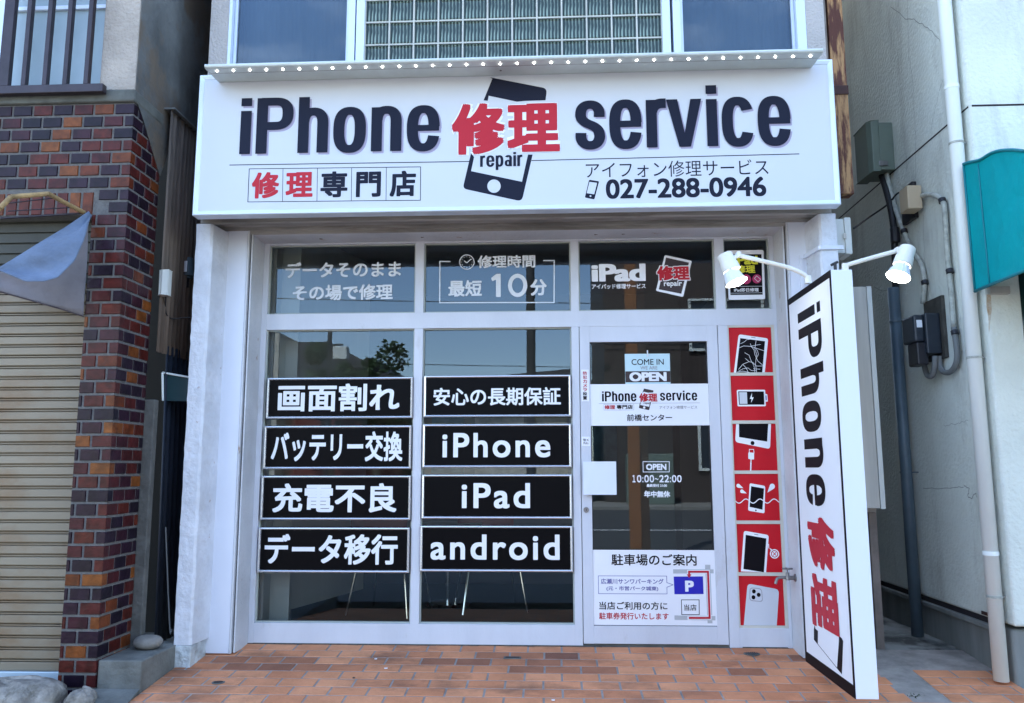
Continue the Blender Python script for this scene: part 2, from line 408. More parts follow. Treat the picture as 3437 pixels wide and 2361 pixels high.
def glyph(ch):
    if ch == 'i': return [rect(0, 0, 75, 310), rect(0, 345, 75, 402)], 75
    if ch == 'P': return [rect(0, 0, 77, 400), pen([(30, 373), (120, 373)]+sup(125, 285, 94, 88, 90, -90, 2.7)+[(120, 197), (30, 197)])], 256
    if ch in 'hn': return [rect(0, 0, 75, 400 if ch == 'h' else 314), pen(sup(105, 205, 67, 89, 172, 0, 2.5)+[(172, 100), (172, 0)])], 210
    if ch == 'r': return [rect(0, 0, 75, 314), pen(sup(118, 205, 80, 85, 165, 92, 2.4)+[(140, 290)], 37.5, 32)], 140
    if ch == 'o': return [pen(sup(112, 157, 75, 136, 0, 352, 2.6, 44), closed=True)], 225
    if ch == 'e': return [pen(sup(112, 157, 75, 136, 2, 342, 2.6, 44)), rect(60, 138, 222, 180)], 225
    if ch == 'c': return [pen(sup(108, 157, 72, 136, 28, 334, 2.6, 44))], 215
    if ch == 's': return [pen(spl(sup(106, 226, 66, 66, -12, 185, 2.3, 10)+[(50, 193), (76, 172), (106, 158), (136, 144), (162, 121)]+sup(106, 88, 66, 66, -2, -192, 2.3, 10), 4), 38, 28)], 210
    if ch == 'v': return [([(0, 314), (78, 314), (124, 92), (170, 314), (246, 314), (164, 0), (84, 0)], [(0, 1, 2, 6), (6, 2, 5), (2, 3, 4, 5)])], 246
    if ch == 'p': return [rect(0, -100, 75, 314), pen(sup(105, 157, 70, 136, 170, -170, 2.6, 40))], 215
    if ch == 'a': return [rect(128, 0, 200, 215), pen(sup(103, 215, 62, 78, 150, 0, 2.5)), pen(sup(92, 92, 56, 68, 0, 352, 2.5, 36), 35, 24, True)], 205
def pen_word(s, gap=38, kern={}):
    v, f, x, L = [], [], 0, []
    for i, ch in enumerate(s):
        g, w_ = glyph(ch)
        for gv, gf in g: L.append(([(p[0]+x, p[1]) for p in gv], gf))
        x += w_+gap+kern.get(s[i:i+2], 0)
    return L
STEP = 0.00012
def lay(g, layers, box, P, base=0.0):
    """fit the 2-D layers into a box (u0,v0,u1,v1) of plane P (callable u,v,depth -> point)"""
    xs = [p[0] for v, f in layers for p in v]; ys = [p[1] for v, f in layers for p in v]
    x0, x1, y0, y1 = min(xs), max(xs), min(ys), max(ys); u0, v0, u1, v1 = box
    for k, (v, f) in enumerate(layers):
        g.add([P(u0+(x-x0)/(x1-x0)*(u1-u0), v0+(y-y0)/(y1-y0)*(v1-v0), base+k*STEP) for x, y in v], f)
def frontplane(Y):
    return lambda u, v, d: (u, Y-d, v)
def pxbox(fn, x0, y0, x1, y1, Y):
    """pixel box (crop coordinates) -> world x/z box on plane Y"""
    xm, ym = (x0+x1)/2, (y0+y1)/2
    a = at(*fn(x0, ym), Y); b_ = at(*fn(x1, ym), Y); c = at(*fn(xm, y1), Y); d = at(*fn(xm, y0), Y)
    return (a[0], c[2], b_[0], d[2])
def text(parent, s, fn, box, Y, m, bold=.02, bx=None, base=.0006, name='lettering', sp=1.0):
    g = G(); lay(g, bolden(mesh_text(s, sp), bold, bx), pxbox(fn, *box, Y), frontplane(Y), base)
    return obj(name, g, M[m], parent)
def pxpoly(g, fn, pts, Y, base=.0006, holes=()):
    L = [[tuple(at(*fn(x, y), Y)[[0, 2]]) for x, y in l] for l in [pts]+list(holes)]
    v, f = loops_mesh(L); g.add([(x, Y-base, z) for x, z in v], f); return g
def pxline(g, fn, pts, wpx, Y, base=.0006):
    W = [at(*fn(x, y), Y) for x, y in pts]; wd = wpx/2*abs(at(*fn(1, 0), Y)[0]-at(*fn(0, 0), Y)[0])
    for i, (a, b_) in enumerate(zip(W, W[1:])):
        dx, dz = b_[0]-a[0], b_[2]-a[2]; l = math.hypot(dx, dz) or 1; ux, uz = dx/l, dz/l; nx, nz = -uz*wd, ux*wd
        ex, ez = ux*wd*.9, uz*wd*.9; yy = Y-base-(i % 2)*STEP
        g.add([(a[0]+nx-ex, yy, a[2]+nz-ez), (a[0]-nx-ex, yy, a[2]-nz-ez), (b_[0]-nx+ex, yy, b_[2]-nz+ez), (b_[0]+nx+ex, yy, b_[2]+nz+ez)], [(0, 1, 2, 3)])
    return g
def circ(cx, cy, r, ry=None, n=28): return [(cx+r*math.cos(2*math.pi*i/n), cy+(ry or r)*math.sin(2*math.pi*i/n)) for i in range(n)]
def rnd(P, r, k=5):
    """rounded polygon"""
    Q = []; n = len(P)
    for i in range(n):
        p, a, b_ = Vector(P[i]), Vector(P[i-1]), Vector(P[(i+1) % n]); da, db = (a-p).normalized(), (b_-p).normalized()
        rr = r[i] if isinstance(r, (list, tuple)) else r
        s_, e = p+da*rr, p+db*rr
        if rr == 0: Q.append(tuple(p)); continue
        for j in range(k+1):
            t = j/k; Q.append(tuple(s_*(1-t)**2+p*2*t*(1-t)+e*t*t))
    return Q

# ================================================================== THE SETTING
SL = 0.10                                              # fall of the forecourt towards the street
def fz(Y): return min(0.0, Y*SL)
g = G(); g.box(-150, 150, -150, 150, -.50, -.36); struct(obj('ground', g, M['ground']))
g = G(); g.box(-60, 60, -7.0, -3.0, -.355, -.24); struct(obj('pavement', g, M['paving'], bevel=.01))
g = G(); g.box(-60, 60, -22, -7.004, -.355, -.34); struct(obj('road', g, M['asphalt']))
g = G()
g.box(-60, 60, -13.6, -13.45, -.338, -.336); g.box(-60, 60, -7.5, -7.38, -.338, -.336)
struct(obj('road_marking', g, M['line']))
g = G(); g.box(-60, 60, -26, -22.004, -.355, -.22); struct(obj('far_pavement', g, M['paving'], bevel=.01))

# forecourt: grout bed and the tiles on it
XL, XR = -2.092, 2.37
g = G(); g.add([(XL, 0.0, -.0022), (XR, .0, -.0022), (XR, -3.05, fz(-3.05)-.0022), (XL, -3.05, fz(-3.05)-.0022),
                (XL, .0, -.3), (XR, .0, -.3), (XR, -3.05, -.35), (XL, -3.05, -.35)],
               [(0, 1, 2, 3), (4, 7, 6, 5), (0, 4, 5, 1), (1, 5, 6, 2), (2, 6, 7, 3), (3, 7, 4, 0)])
fc = struct(obj('forecourt_bed', g, M['grout']))
g = G(); tw, td = .1975, .1130; rows = 26
rr = random.Random(3)
for r in range(rows):
    y1 = -.004-r*td; y0 = y1-td+.0135
    x = XL-(r % 2)*tw*.5-.02-rr.uniform(0, .012)
    while x < XR:
        a, b_ = max(x, XL+.003), min(x+tw-.0125, XR-.003); x += tw
        if b_-a < .015: continue
        if y1 > -.26 and b_ > 1.745:
            if a > 1.70: continue
            b_ = 1.742
        elif y1 > -.70 and b_ > 1.745 and a < 1.93:
            if b_ > 1.97 and a > 1.745: a = 1.933
            elif a < 1.70: b_ = 1.742
            else: continue
        jt = rr.uniform(-.0006, .0006); z = [fz(y0)+jt, fz(y1)+jt]
        h = .004
        g.add([(a, y0, z[0]), (b_, y0, z[0]), (b_, y1, z[1]), (a, y1, z[1]), (a-.002, y0-.002, z[0]-.006), (b_+.002, y0-.002, z[0]-.006), (b_+.002, y1+.002, z[1]-.006), (a-.002, y1+.002, z[1]-.006)],
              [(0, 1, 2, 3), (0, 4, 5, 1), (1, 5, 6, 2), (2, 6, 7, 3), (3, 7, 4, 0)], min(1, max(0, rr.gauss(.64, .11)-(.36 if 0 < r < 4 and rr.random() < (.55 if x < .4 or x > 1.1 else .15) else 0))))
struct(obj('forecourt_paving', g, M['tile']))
# cement patch and alley floor
g = G(); g.prism([(1.745, .06), (1.745, -.70), (1.928, -.70), (1.928, -.26), (2.355, -.26), (2.355, .06)], 2, -.12, -.030)
for i, v in enumerate(g.v):
    if v[2] > -.1: g.v[i] = (v[0], v[1], fz(v[1])-.0025)
struct(obj('cement_patch', g, M['alley']))
g = G(); g.grid(lambda u, v: (1.5+u*1.1, .062+v*5, .006*math.sin(u*9+v*20)-.004), 12, 30); struct(obj('alley_floor', g, M['alley']))
g = G(); g.box(-9, XL-.004, -3.0, 6, -.30, -.175); struct(obj('side_pavement', g, M['cement']))

# drain holes in the forecourt
def hole(px, label, n_, kind):
    p = atZ(*px, 0); 
    for _ in range(4): p = atZ(*px, fz(p[1]))
    t_ = thing('floor_drain', label, 'drain', 'small drain outlets in the tiles')
    z = fz(p[1])
    g = G()
    if kind == 'round':
        g.cyl((p[0], p[1], z-.001), (p[0], p[1], z+.0025), .034, .034, 24)
        obj('collar', g, M['cement'], t_)
        g = G(); g.cyl((p[0], p[1], z+.0026), (p[0], p[1], z+.0032), .024, .024, 24); obj('hole', g, M['dark'], t_)
    elif kind == 'slot':
        g.box(p[0]-.050, p[0]+.050, p[1]-.024, p[1]+.024, z-.001, z+.003); obj('collar', g, M['cement'], t_)
        g = G(); g.box(p[0]-.040, p[0]+.040, p[1]-.014, p[1]+.014, z+.0031, z+.0037); obj('hole', g, M['dark'], t_)
    else:
        g.cyl((p[0], p[1], z-.001), (p[0], p[1], z+.0025), .046, .046, 24); obj('collar', g, M['cement'], t_)
        g = G()
        for k in range(-3, 4):
            l = math.sqrt(max(0, .040**2-(k*.011)**2)); g.box(p[0]+k*.011-.0033, p[0]+k*.011+.0033, p[1]-l, p[1]+l, z+.0027, z+.0035)
        obj('grate', g, M['dark'], t_)
hole((733, 2290), 'round black drain hole in the tiles near the left pillar', 1, 'round')
hole((1720, 2208), 'small rectangular slot drain in the tiles before the windows', 1, 'slot')
hole((2523, 2195), 'round slatted drain grate in the tiles before the red posters', 1, 'grate')

# ================================================================== SHOP BUILDING
bl = thing('shop_building', 'white painted two storey shop building with glass blocks upstairs', 'building')
YP, YC, YS = -.41, -.21, -.60
def X(px, py, Y): return at(px, py, Y)[0]
def Z(px, py, Y): return at(px, py, Y)[2]
xpl0, xpl1 = X(578.7, 2240, YP), X(636.8, 2237, YP)
xc0, xc1 = X(684.5, 2204, YC), X(773.7, 2204, YC)
xf0, xf1 = X(830.7, 2160, 0), X(2662, 2178, 0)
xcr0, xcr1 = X(2636, 745, YC), X(2722, 745, YC)
xpr0, xpr1 = X(2748, 750, YP), X(2806, 750, YP)
zhead = Z(1700, 806, 0)
zb0, zb1 = Z(1700, 762, YC), Z(1700, 715, YP)
WT = 7.6
# side walls and back
g = G(); g.box(xpl0+.004, xpl0+.10, YP+.22, 9, 0, WT); g.box(xpr1-.10, xpr1-.004, YP+.22, 9, 0, WT); g.box(xpl0+.11, xpr1-.11, 8.9, 9, 0, WT)
obj('side_wall', g, M['concrete_up'], bl)
g = G(); g.box(xpl0-.05, xpr1+.05, YP-.1, 9.05, WT+.002, WT+.25); obj('roof', g, M['roof'], bl)
def pillar(x0, x1, xin, side):
    zt = Z(1700, 735, YP)
    g = G(); n = 60
    # front and return with slightly uneven arris
    rr = random.Random(int(abs(x0)*100))
    fz0 = .075
    ring = []
    for i in range(n+1):
        z = fz0+(zt-fz0)*i/n
        j1, j2 = rr.uniform(-.0022, .0022), rr.uniform(-.0022, .0022)
        if side < 0: pts = [(x0+j1, YP+.22, z), (x0+j1, YP, z), (x1-.012+j2, YP, z), (x1+.000+j2, YP+.012, z), (x1+.018, YC+.001, z), (x1+.018, YP+.22, z)]
        else: pts = [(x1+j1, YP+.22, z), (x1+j1, YP, z), (x0+.012+j2, YP, z), (x0+j2, YP+.012, z), (x0-.018, YC+.001, z), (x0-.018, YP+.22, z)]
        ring += pts
    k = 6; fs = [(i*k+j, i*k+(j+1) % k, (i+1)*k+(j+1) % k, (i+1)*k+j) for i in range(n) for j in range(k)]+[tuple(range(k)), tuple(range(n*k, n*k+k))]
    g.add(ring, fs); p = obj('pillar', g, M['pillar'], bl)
    g = G(); e = .006
    if side < 0: g.box(x0-.004, x1+.004, YP-e, YC-.002, fz(YP)-.05, fz0-.002)
    else: g.box(x0-.004, x1+.004, YP-e, YC-.002, fz(YP)-.05, fz0-.002)
    obj('footing', g, M['footing'], p, bevel=.006)
pillar(xpl0, xpl1, xc0, -1); pillar(xpr0, xpr1, xcr1, 1)
# steel channel panels
g = G(); g.box(xc0-.001, xc1-.012, YC, YC+.12, -.012, zb0+.03); p = obj('channel_panel', g, M['panel'], bl, bevel=.003)
g = G(); g.box(xc1-.010, xc1, YC-.003, YC+.13, -.012, zb0+.03); obj('edge_strip', g, M['paint'], p)
g = G(); g.box(xc1+.0005, xc1+.009, YC+.03, YC+.1, -.01, zb0+.03); obj('slot', g, M['rustgap'], p)
g = G(); g.box(xcr0+.012, xcr1+.02, YC, YC+.12, -.012, zb0+.03); p = obj('channel_panel', g, M['panel'], bl, bevel=.003)
g = G(); g.box(xcr0, xcr0+.010, YC-.003, YC+.13, -.012, zb0+.03); obj('edge_strip', g, M['paint'], p)
g = G(); g.box(xcr0-.009, xcr0-.0005, YC+.03, YC+.1, -.01, zb0+.03); obj('slot', g, M['rustgap'], p)
# reveals
g = G(); g.box(xc1+.010, xf0-.0005, YC+.012, .09, -.01, zhead+.08); obj('reveal', g, M['paint'], bl)
g = G(); g.box(xf1+.0005, xcr0-.010, YC+.012, .09, -.01, zhead+.08); obj('reveal', g, M['paint'], bl)
g = G(); g.box(xf0, xf1, YC+.02, .09, zhead, zhead+.04); obj('head_soffit', g, M['paint'], bl)
g = G(); g.box(xf0-.02, xf1+.02, YC+.004, YC+.06, zhead+.002, zhead+.035); obj('head_rail', g, M['beam'], bl, bevel=.003)
g = G(); g.box(xf0-.02, xf1+.03, YC+.03, YC+.08, zhead+.036, zb0+.002); obj('shutter_slot', g, M['rustgap'], bl)
# beam over the opening, profile stepped
g = G(); g.prism([(YC-.012, zb0), (YC-.012, zb0+.02), (YC-.06, zb0+.024), (YP+.02, zb1-.035), (YP+.004, zb1-.03), (YP+.004, zb1+.8), (.09, zb1+.8), (.09, zb0)], 0, xpl0+.02, xpr1-.02)
g.box(xpl0+.03, xpr1-.03, YS+.085, YP+.0035, zb1-.005, zb1+.75)
obj('beam', g, M['beam'], bl)
# upper wall
YU = YP
ztop_s = Z(1700, 240, -.6)
xu = [X(701, 180, YU), X(762, 180, YU), X(1190, 150, YU), X(1222, 150, YU), X(2224, 120, YU), X(2250, 110, YU), X(2258, 110, YU), X(2706, 90, YU), X(2768, 90, YU)]
zu0 = Z(1700, 260, YU); zu1 = zu0+1.9
g = G(); g.box(xu[0], xu[1], YU, YU+.16, zu0-.55, WT); obj('wall', g, M['concrete_up'], bl)
g = G(); g.box(xu[7], xu[8], YU, YU+.16, zu0-.55, WT); obj('wall', g, M['concrete_up'], bl)
g = G(); g.box(xu[1]+.0005, xu[7]-.0005, YU+.002, YU+.16, zu1, WT); g.box(xu[1]+.0005, xu[7]-.0005, YU+.02, YU+.16, zu0-.55, zu0-.002)
obj('spandrel', g, M['concrete_up'], bl)
g = G(); g.box(xu[8]+.001, xu[8]+.014, YU+.01, YU+.05, zu0-.6, WT); obj('corner_strip', g, M['gutter'], bl)
def upwin(x0, x1, fl, fr):
    g = G(); t_ = .035
    g.box(x0, x0+fl, YU-.004, YU+.09, zu0, zu1); g.box(x1-fr, x1, YU-.004, YU+.09, zu0, zu1)
    g.box(x0+fl, x1-fr, YU-.002, YU+.09, zu0, zu0+.04); g.box(x0+fl, x1-fr, YU-.002, YU+.09, zu1-.05, zu1)
    wf = obj('window', g, M['winframe'], bl, bevel=.003)
    a, c = x0+fl+.002, x1-fr-.002
    g = G(); g.box(a, a+.018, YU+.03, YU+.06, zu0+.041, zu1-.05); g.box(c-.018, c, YU+.03, YU+.06, zu0+.041, zu1-.05); obj('inner_sash', g, M['winframe'], wf)
    g = G(); g.box(a+.018, c-.018, YU+.045, YU+.05, zu0+.041, zu1-.05); obj('pane', g, M['glassup'], wf)
    g = G()
    g.grid(lambda u, v: (a+u*(c-a), YU+.17+.004*math.sin(u*34)+.003*math.sin(u*91), zu0-.1+v*2.1), 90, 2); obj('curtain', g, M['curtain'], wf, smooth=True)
xw1 = X(1190, 150, YU); upwin(xu[1]+.001, xw1, .022, .042)
xw2 = X(2260, 110, YU); upwin(xw2, xu[7]-.001, .045, .055)
# glass block window
g = G(); xg0, xg1 = X(1194, 150, YU), X(2251, 110, YU)
gx0, gx1 = xu[3], xu[4]; n = 12; pw = (gx1-gx0)/n
zl1 = Z(1267, 147, YU); zl0 = Z(1267, 71, YU); ph = zl0-zl1
zrow0 = zl1-2*ph; nr = 9
g.box(xg0, gx0, YU-.004, YU+.09, zu0, zu1); g.box(gx1, xg1, YU-.004, YU+.09, zu0, zu1)
g.box(gx0-.001, gx1+.001, YU-.002, YU+.09, zrow0-.04, zrow0-.0045); g.box(gx0-.001, gx1+.001, YU-.002, YU+.09, zrow0+nr*ph+.0045, zrow0+nr*ph+.05)
gw = obj('glass_block_window', g, M['winframe'], bl, bevel=.003)
g = G()
for i in range(n+1): g.box(gx0+i*pw-.0045, gx0+i*pw+.0045, YU+.012, YU+.09, zrow0, zrow0+nr*ph)
for j in range(nr+1): g.box(gx0, gx1, YU+.0135, YU+.089, zrow0+j*ph-.0045, zrow0+j*ph+.0045)
obj('grout_grid', g, mat('block grout', (.60,.60,.54), .8, var=.2, vscale=6), gw)
bb = None
for j in range(nr):
    for i in range(n):
        x0, x1, z0, z1 = gx0+i*pw+.0048, gx0+(i+1)*pw-.0048, zrow0+j*ph+.0048, zrow0+(j+1)*ph-.0048
        if bb is None:
            g = G(); w_, h_ = (x1-x0)/2, (z1-z0)/2
            g.box(-w_, w_, .004, .07, -h_, h_)
            # raised rim then recessed ribbed face
            g2 = .010
            g.add([(-w_, .0039, -h_), (w_, .0039, -h_), (w_, .0039, h_), (-w_, .0039, h_), (-w_+g2, 0, -h_+g2), (w_-g2, 0, -h_+g2), (w_-g2, 0, h_-g2), (-w_+g2, 0, h_-g2)],
                  [(0, 1, 5, 4), (1, 2, 6, 5), (2, 3, 7, 6), (3, 0, 4, 7)])
            g3 = .016
            g.add([(-w_+g2, 0, -h_+g2), (w_-g2, 0, -h_+g2), (w_-g2, 0, h_-g2), (-w_+g2, 0, h_-g2), (-w_+g3, .0035, -h_+g3), (w_-g3, .0035, -h_+g3), (w_-g3, .0035, h_-g3), (-w_+g3, .0035, h_-g3)],
                  [(0, 1, 5, 4), (1, 2, 6, 5), (2, 3, 7, 6), (3, 0, 4, 7), (4, 5, 6, 7)])
            bb = obj('glass_block', g, M['block'], gw); o = bb
        else:
            o = bb.copy(); COL.objects.link(o); o.parent = gw
        o.location = ((x0+x1)/2, YU+.02, (z0+z1)/2)

# ------------------------------------------------------------------ shopfront glazing
sf = thing('shopfront', 'white framed shop window wall with grey lettered panes under the sign', 'shopfront')
m1a, m1b = X(1382, 1450, 0), X(1405, 1450, 0)
m1a, m1b = X(1395.4, 820, 0), X(1423.7, 820, 0)
m2a, m2b = X(1914, 820, 0), X(1940.5, 820, 0)
m3a, m3b = X(2396, 806, 0), X(2427, 806, 0)
dl, dr = X(1944.7, 1098, 0), X(2406.6, 1092, 0)
rp0, rp1 = X(2441.5, 1100, 0), X(2598.5, 1091, 0)
pl = X(905, 830, 0); pr = X(2579, 800, 0)
zt0, zt1 = Z(1400, 1103, 0), Z(1400, 1050, 0)       # transom bottom / top
zpt = Z(1700, 812, 0); zpb = Z(1400, 2095, 0); zdoor = Z(2175, 1095, 0)
g = G(); F0, F1 = 0.0, .08
g.box(xf0, pl, F0, F1, 0, zhead); g.box(pr, xf1, F0, F1, zt1, zhead)
g.box(rp1, xf1, F0+.0005, F1, .0, zt1)
g.box(pl, pr, F0+.001, F1, zpt, zhead-.001)
g.box(pl, xf1, F0+.0008, F1, zt0, zt1)
g.box(m1a, m1b, F0+.0015, F1, zt1, zpt); g.box(m2a, m2b, F0+.0015, F1, zt1, zpt); g.box(m3a, m3b, F0+.0015, F1, zt1, zpt)
g.box(m1a, m1b, F0+.0015, F1, zpb, zt0)
g.box(m2a, dl-.004, F0+.0015, F1, 0, zt0)
g.box(dr+.004, rp0, F0+.0015, F1, 0, zt0)
g.box(pl, m2a, F0+.001, F1, 0, zpb); g.box(rp0, rp1, F0+.001, F1, 0, zpb-.01)
g.box(dl-.004, dr+.004, F0+.004, F1, zdoor+.004, zt0)
obj('frame', g, M['sash'], sf, bevel=.0015)
g = G(); g.box(xf0, xf1, .0015, .08, -.03, -.001); obj('sill_base', g, M['cement'], sf)
g = G(); g.box(dl-.004, dr+.004, .02, .075, -.012, .012); obj('threshold', g, M['cement'], sf, bevel=.003)
# glazing beads
g = G(); e = .008
for x0, x1, z0, z1 in ((pl, m1a, zpb, zt0), (m1b, m2a, zpb, zt0), (pl, m1a, zt1, zpt), (m1b, m2a, zt1, zpt), (m2b, m3a, zt1, zpt), (m3b, pr, zt1, zpt)):
    g.box(x0+.0005, x0+e, .018, .045, z0+.0005, z1-.0005); g.box(x1-e, x1-.0005, .018, .045, z0+.0005, z1-.0005)
    g.box(x0+e, x1-e, .0185, .045, z0+.0005, z0+e); g.box(x0+e, x1-e, .0185, .045, z1-e, z1-.0005)
obj('glazing_bead', g, mat('bead', (.40,.44,.40), .5), sf)
GY = .034
def pane(x0, x1, z0, z1):
    g = G(); g.add([(x0, GY, z0), (x1, GY, z0), (x1, GY, z1), (x0, GY, z1)], [(0, 1, 2, 3)]); return obj('window_pane', g, M['glass'], sf)
p1 = pane(pl+e, m1a-e, zt1+e, zpt-e); p2 = pane(m1b+e, m2a-e, zt1+e, zpt-e); p3 = pane(m2b+e, m3a-e, zt1+e, zpt-e); p4 = pane(m3b+e, pr-e, zt1+e, zpt-e)
p5 = pane(pl+e, m1a-e, zpb+e, zt0-e); p6 = pane(m1b+e, m2a-e, zpb+e, zt0-e)
TY = GY-.002
A = C(560, 680, 2.4723); B = C(1380, 680, 1.6366)
text(p1, 'データそのまま', A, (985, 492, 1943, 622), TY, 'vinyl', .022)
text(p1, 'その場で修理', A, (1045, 682, 1875, 812), TY, 'vinyl', .026)
text(p2, '修理時間', B, (365, 290, 682, 360), TY, 'vinyl', .026)
text(p2, '最短', B, (205, 428, 388, 517), TY, 'vinyl', .026)
g = G(); pxpoly(g, B, rnd([(468, 392), (492, 392), (492, 520), (466, 520), (466, 424), (446, 434), (439, 416)], 4), TY); pxpoly(g, B, circ(585, 456, 53, 64), TY, holes=[circ(585, 456, 31, 42)]); obj('lettering', g, M['vinyl'], p2)
text(p2, '分', B, (655, 422, 745, 512), TY, 'vinyl', .03)
g = G(); pxline(g, B, [(213, 325), (158, 325), (157, 551), (785, 550), (786, 320), (728, 320)], 6, TY)
pxpoly(g, B, circ(306, 328, 42), TY, holes=[circ(306, 328, 37)]); pxline(g, B, [(293, 322), (305, 333), (328, 312)], 5, TY)
for k in range(12):
    a = k*math.pi/6; pxpoly(g, B, circ(306+30*math.cos(a), 328+30*math.sin(a), 2.4, n=8), TY)
obj('drawing', g, M['vinyl'], p2)
text(p3, 'iPad', B, (990, 338, 1288, 435), TY, 'white', .03, .05)
text(p3, 'アイパッド修理サービス', B, (992, 447, 1288, 475), TY, 'white', .02)
g = G(); pxpoly(g, B, rnd([(1393, 289), (1542, 321), (1494, 520), (1344, 486)], 9), TY, .0004); obj('drawing', g, M['white'], p3)
g = G(); pxpoly(g, B, [(1400, 303), (1526, 331), (1484, 502), (1360, 478)], TY, .0008); obj('drawing', g, M['brown'], p3)
text(p3, '修理', B, (1345, 344, 1534, 434), TY, 'white', .075, base=.0012)
text(p3, '修理', B, (1350, 349, 1529, 429), TY, 'red', .045, base=.0026)
text(p3, 'repair', B, (1388, 432, 1487, 468), TY, 'white', .03, .02, base=.0012)
# tablet poster inside the narrow pane
Cc = C(2350, 780, 2.575)
tp = thing('tablet_poster', 'white tablet shaped poster with yellow characters in the narrow top window', 'poster')
PY = GY-.007
g = G(); g.add(*[[]]*2) if False else None
g = G(); pts = [tuple(at(*Cc(x, y), PY)[[0, 2]]) for x, y in rnd([(228, 158), (548, 153), (562, 578), (247, 584)], 14)]
g.prism(pts, 1, PY, PY+.003); obj('sheet', g, M['white'], tp)
g = G(); pxpoly(g, Cc, [(245, 192), (530, 190), (540, 540), (262, 543)], PY, .0006); obj('screen', g, M['ink'], tp)
text(tp, 'iPad', Cc, (290, 205, 497, 280), PY, 'yellow', .04, base=.0012)
text(tp, '修理', Cc, (310, 285, 475, 355), PY, 'yellow', .035, base=.0012)
g = G(); pxpoly(g, Cc, circ(300, 412, 36), PY, .0012); pxpoly(g, Cc, circ(398, 408, 42), PY, .0012); pxpoly(g, Cc, circ(490, 404, 39), PY, .0012); obj('drawing', g, M['pink'], tp)
g = G(); pxline(g, Cc, [(468, 400), (488, 378), (522, 408), (500, 430), (468, 400)], 4, PY, .0018); pxline(g, Cc, [(262, 470), (536, 467)], 3, PY, .0018); pxline(g, Cc, [(265, 528), (536, 524)], 3, PY, .0018); obj('drawing', g, M['vinyl'], tp)
text(tp, 'iPad即日修理', Cc, (292, 483, 505, 515), PY, 'white', .02, base=.0012)

# ------------------------------------------------------------------ door
dr_ = thing('shop_door', 'white framed glass shop door with notices and opening hours', 'door')
D1 = C(1900, 1080, 3.8); D2 = C(1900, 1450, 3.8); D3 = C(1900, 1820, 3.712)
gl, gr = X(1979.5, 1200, 0), X(2375, 1200, 0); gzt, gzb = Z(2175, 1147, 0), Z(2195, 2103, 0)
db = .016
g = G(); DY = .002
g.box(dl, gl, DY, .045, db, zdoor); g.box(gr, dr, DY, .045, db, zdoor); g.box(gl, gr, DY+.0008, .045, gzt, zdoor-.0005); g.box(gl, gr, DY+.0008, .045, db+.0005, gzb)
obj('door_frame', g, M['sash'], dr_, bevel=.0015)
g = G(); DG = .026; g.add([(gl, DG, gzb), (gr, DG, gzb), (gr, DG, gzt), (gl, DG, gzt)], [(0, 1, 2, 3)]); dp = obj('glass_pane', g, M['glass'], dr_)
g = G(); e2 = .006
g.box(gl, gl+e2, .014, DG, gzb, gzt); g.box(gr-e2, gr, .014, DG, gzb, gzt); g.box(gl+e2, gr-e2, .0142, DG, gzt-e2, gzt); g.box(gl+e2, gr-e2, .0142, DG, gzb, gzb+e2); obj('gasket', g, M['blackplastic'], dr_)
g = G(); c = at(*D2(257, 995), DY); g.cyl((c[0], DY+.001, c[2]), (c[0], DY-.008, c[2]), .017, .016, 24); lk = obj('lock', g, M['steel'], dr_, bevel=.001)
g = G(); g.box(c[0]-.0018, c[0]+.0018, DY-.0095, DY-.0081, c[2]-.007, c[2]+.007); obj('keyhole', g, M['dark'], lk)
HY = DG-.002
g = G(); pxline(g, D2, [(981, 381), (1316, 381), (1316, 511), (983, 513), (981, 381)], 8, HY); obj('drawing', g, M['white'], dp)
text(dp, 'OPEN', D2, (1020, 408, 1280, 488), HY, 'white', .05, .04)
def digits(par, s_, fn, box, Y, m_, b_):
    u = {'：': .42, '～': .85}; tot = sum(u.get(c_, 1) for c_ in s_); x = box[0]; w1 = (box[2]-box[0])/tot; H_ = box[3]-box[1]
    for c_ in s_:
        ww = u.get(c_, 1)*w1; y0_, y1_ = (box[1]+H_*.3, box[3]) if c_ == '：' else (box[1]+H_*.42, box[1]+H_*.66) if c_ == '～' else (box[1], box[3])
        pad = ww*(.20 if c_ == '１' else .27 if c_ == '：' else .07); text(par, c_, fn, (x+pad, y0_, x+ww-pad, y1_), Y, m_, b_); x += ww
digits(dp, '１０：００～２２：００', D2, (832, 552, 1478, 645), HY, 'white', .035)
text(dp, '最終受付 21:00', D2, (1027, 665, 1287, 705), HY, 'white', .04)
text(dp, '年中無休', D2, (995, 752, 1328, 837), HY, 'white', .045)
def sheet(name, label, cat, fn, box, Y, m, th=.0012, corner=0, group=None, part='sheet'):
    t_ = thing(name, label, cat, group); x0, z0, x1, z1 = pxbox(fn, *box, Y)
    g = G(); g.box(x0, x1, Y, Y+th, z0, z1); obj(part, g, M[m], t_); return t_
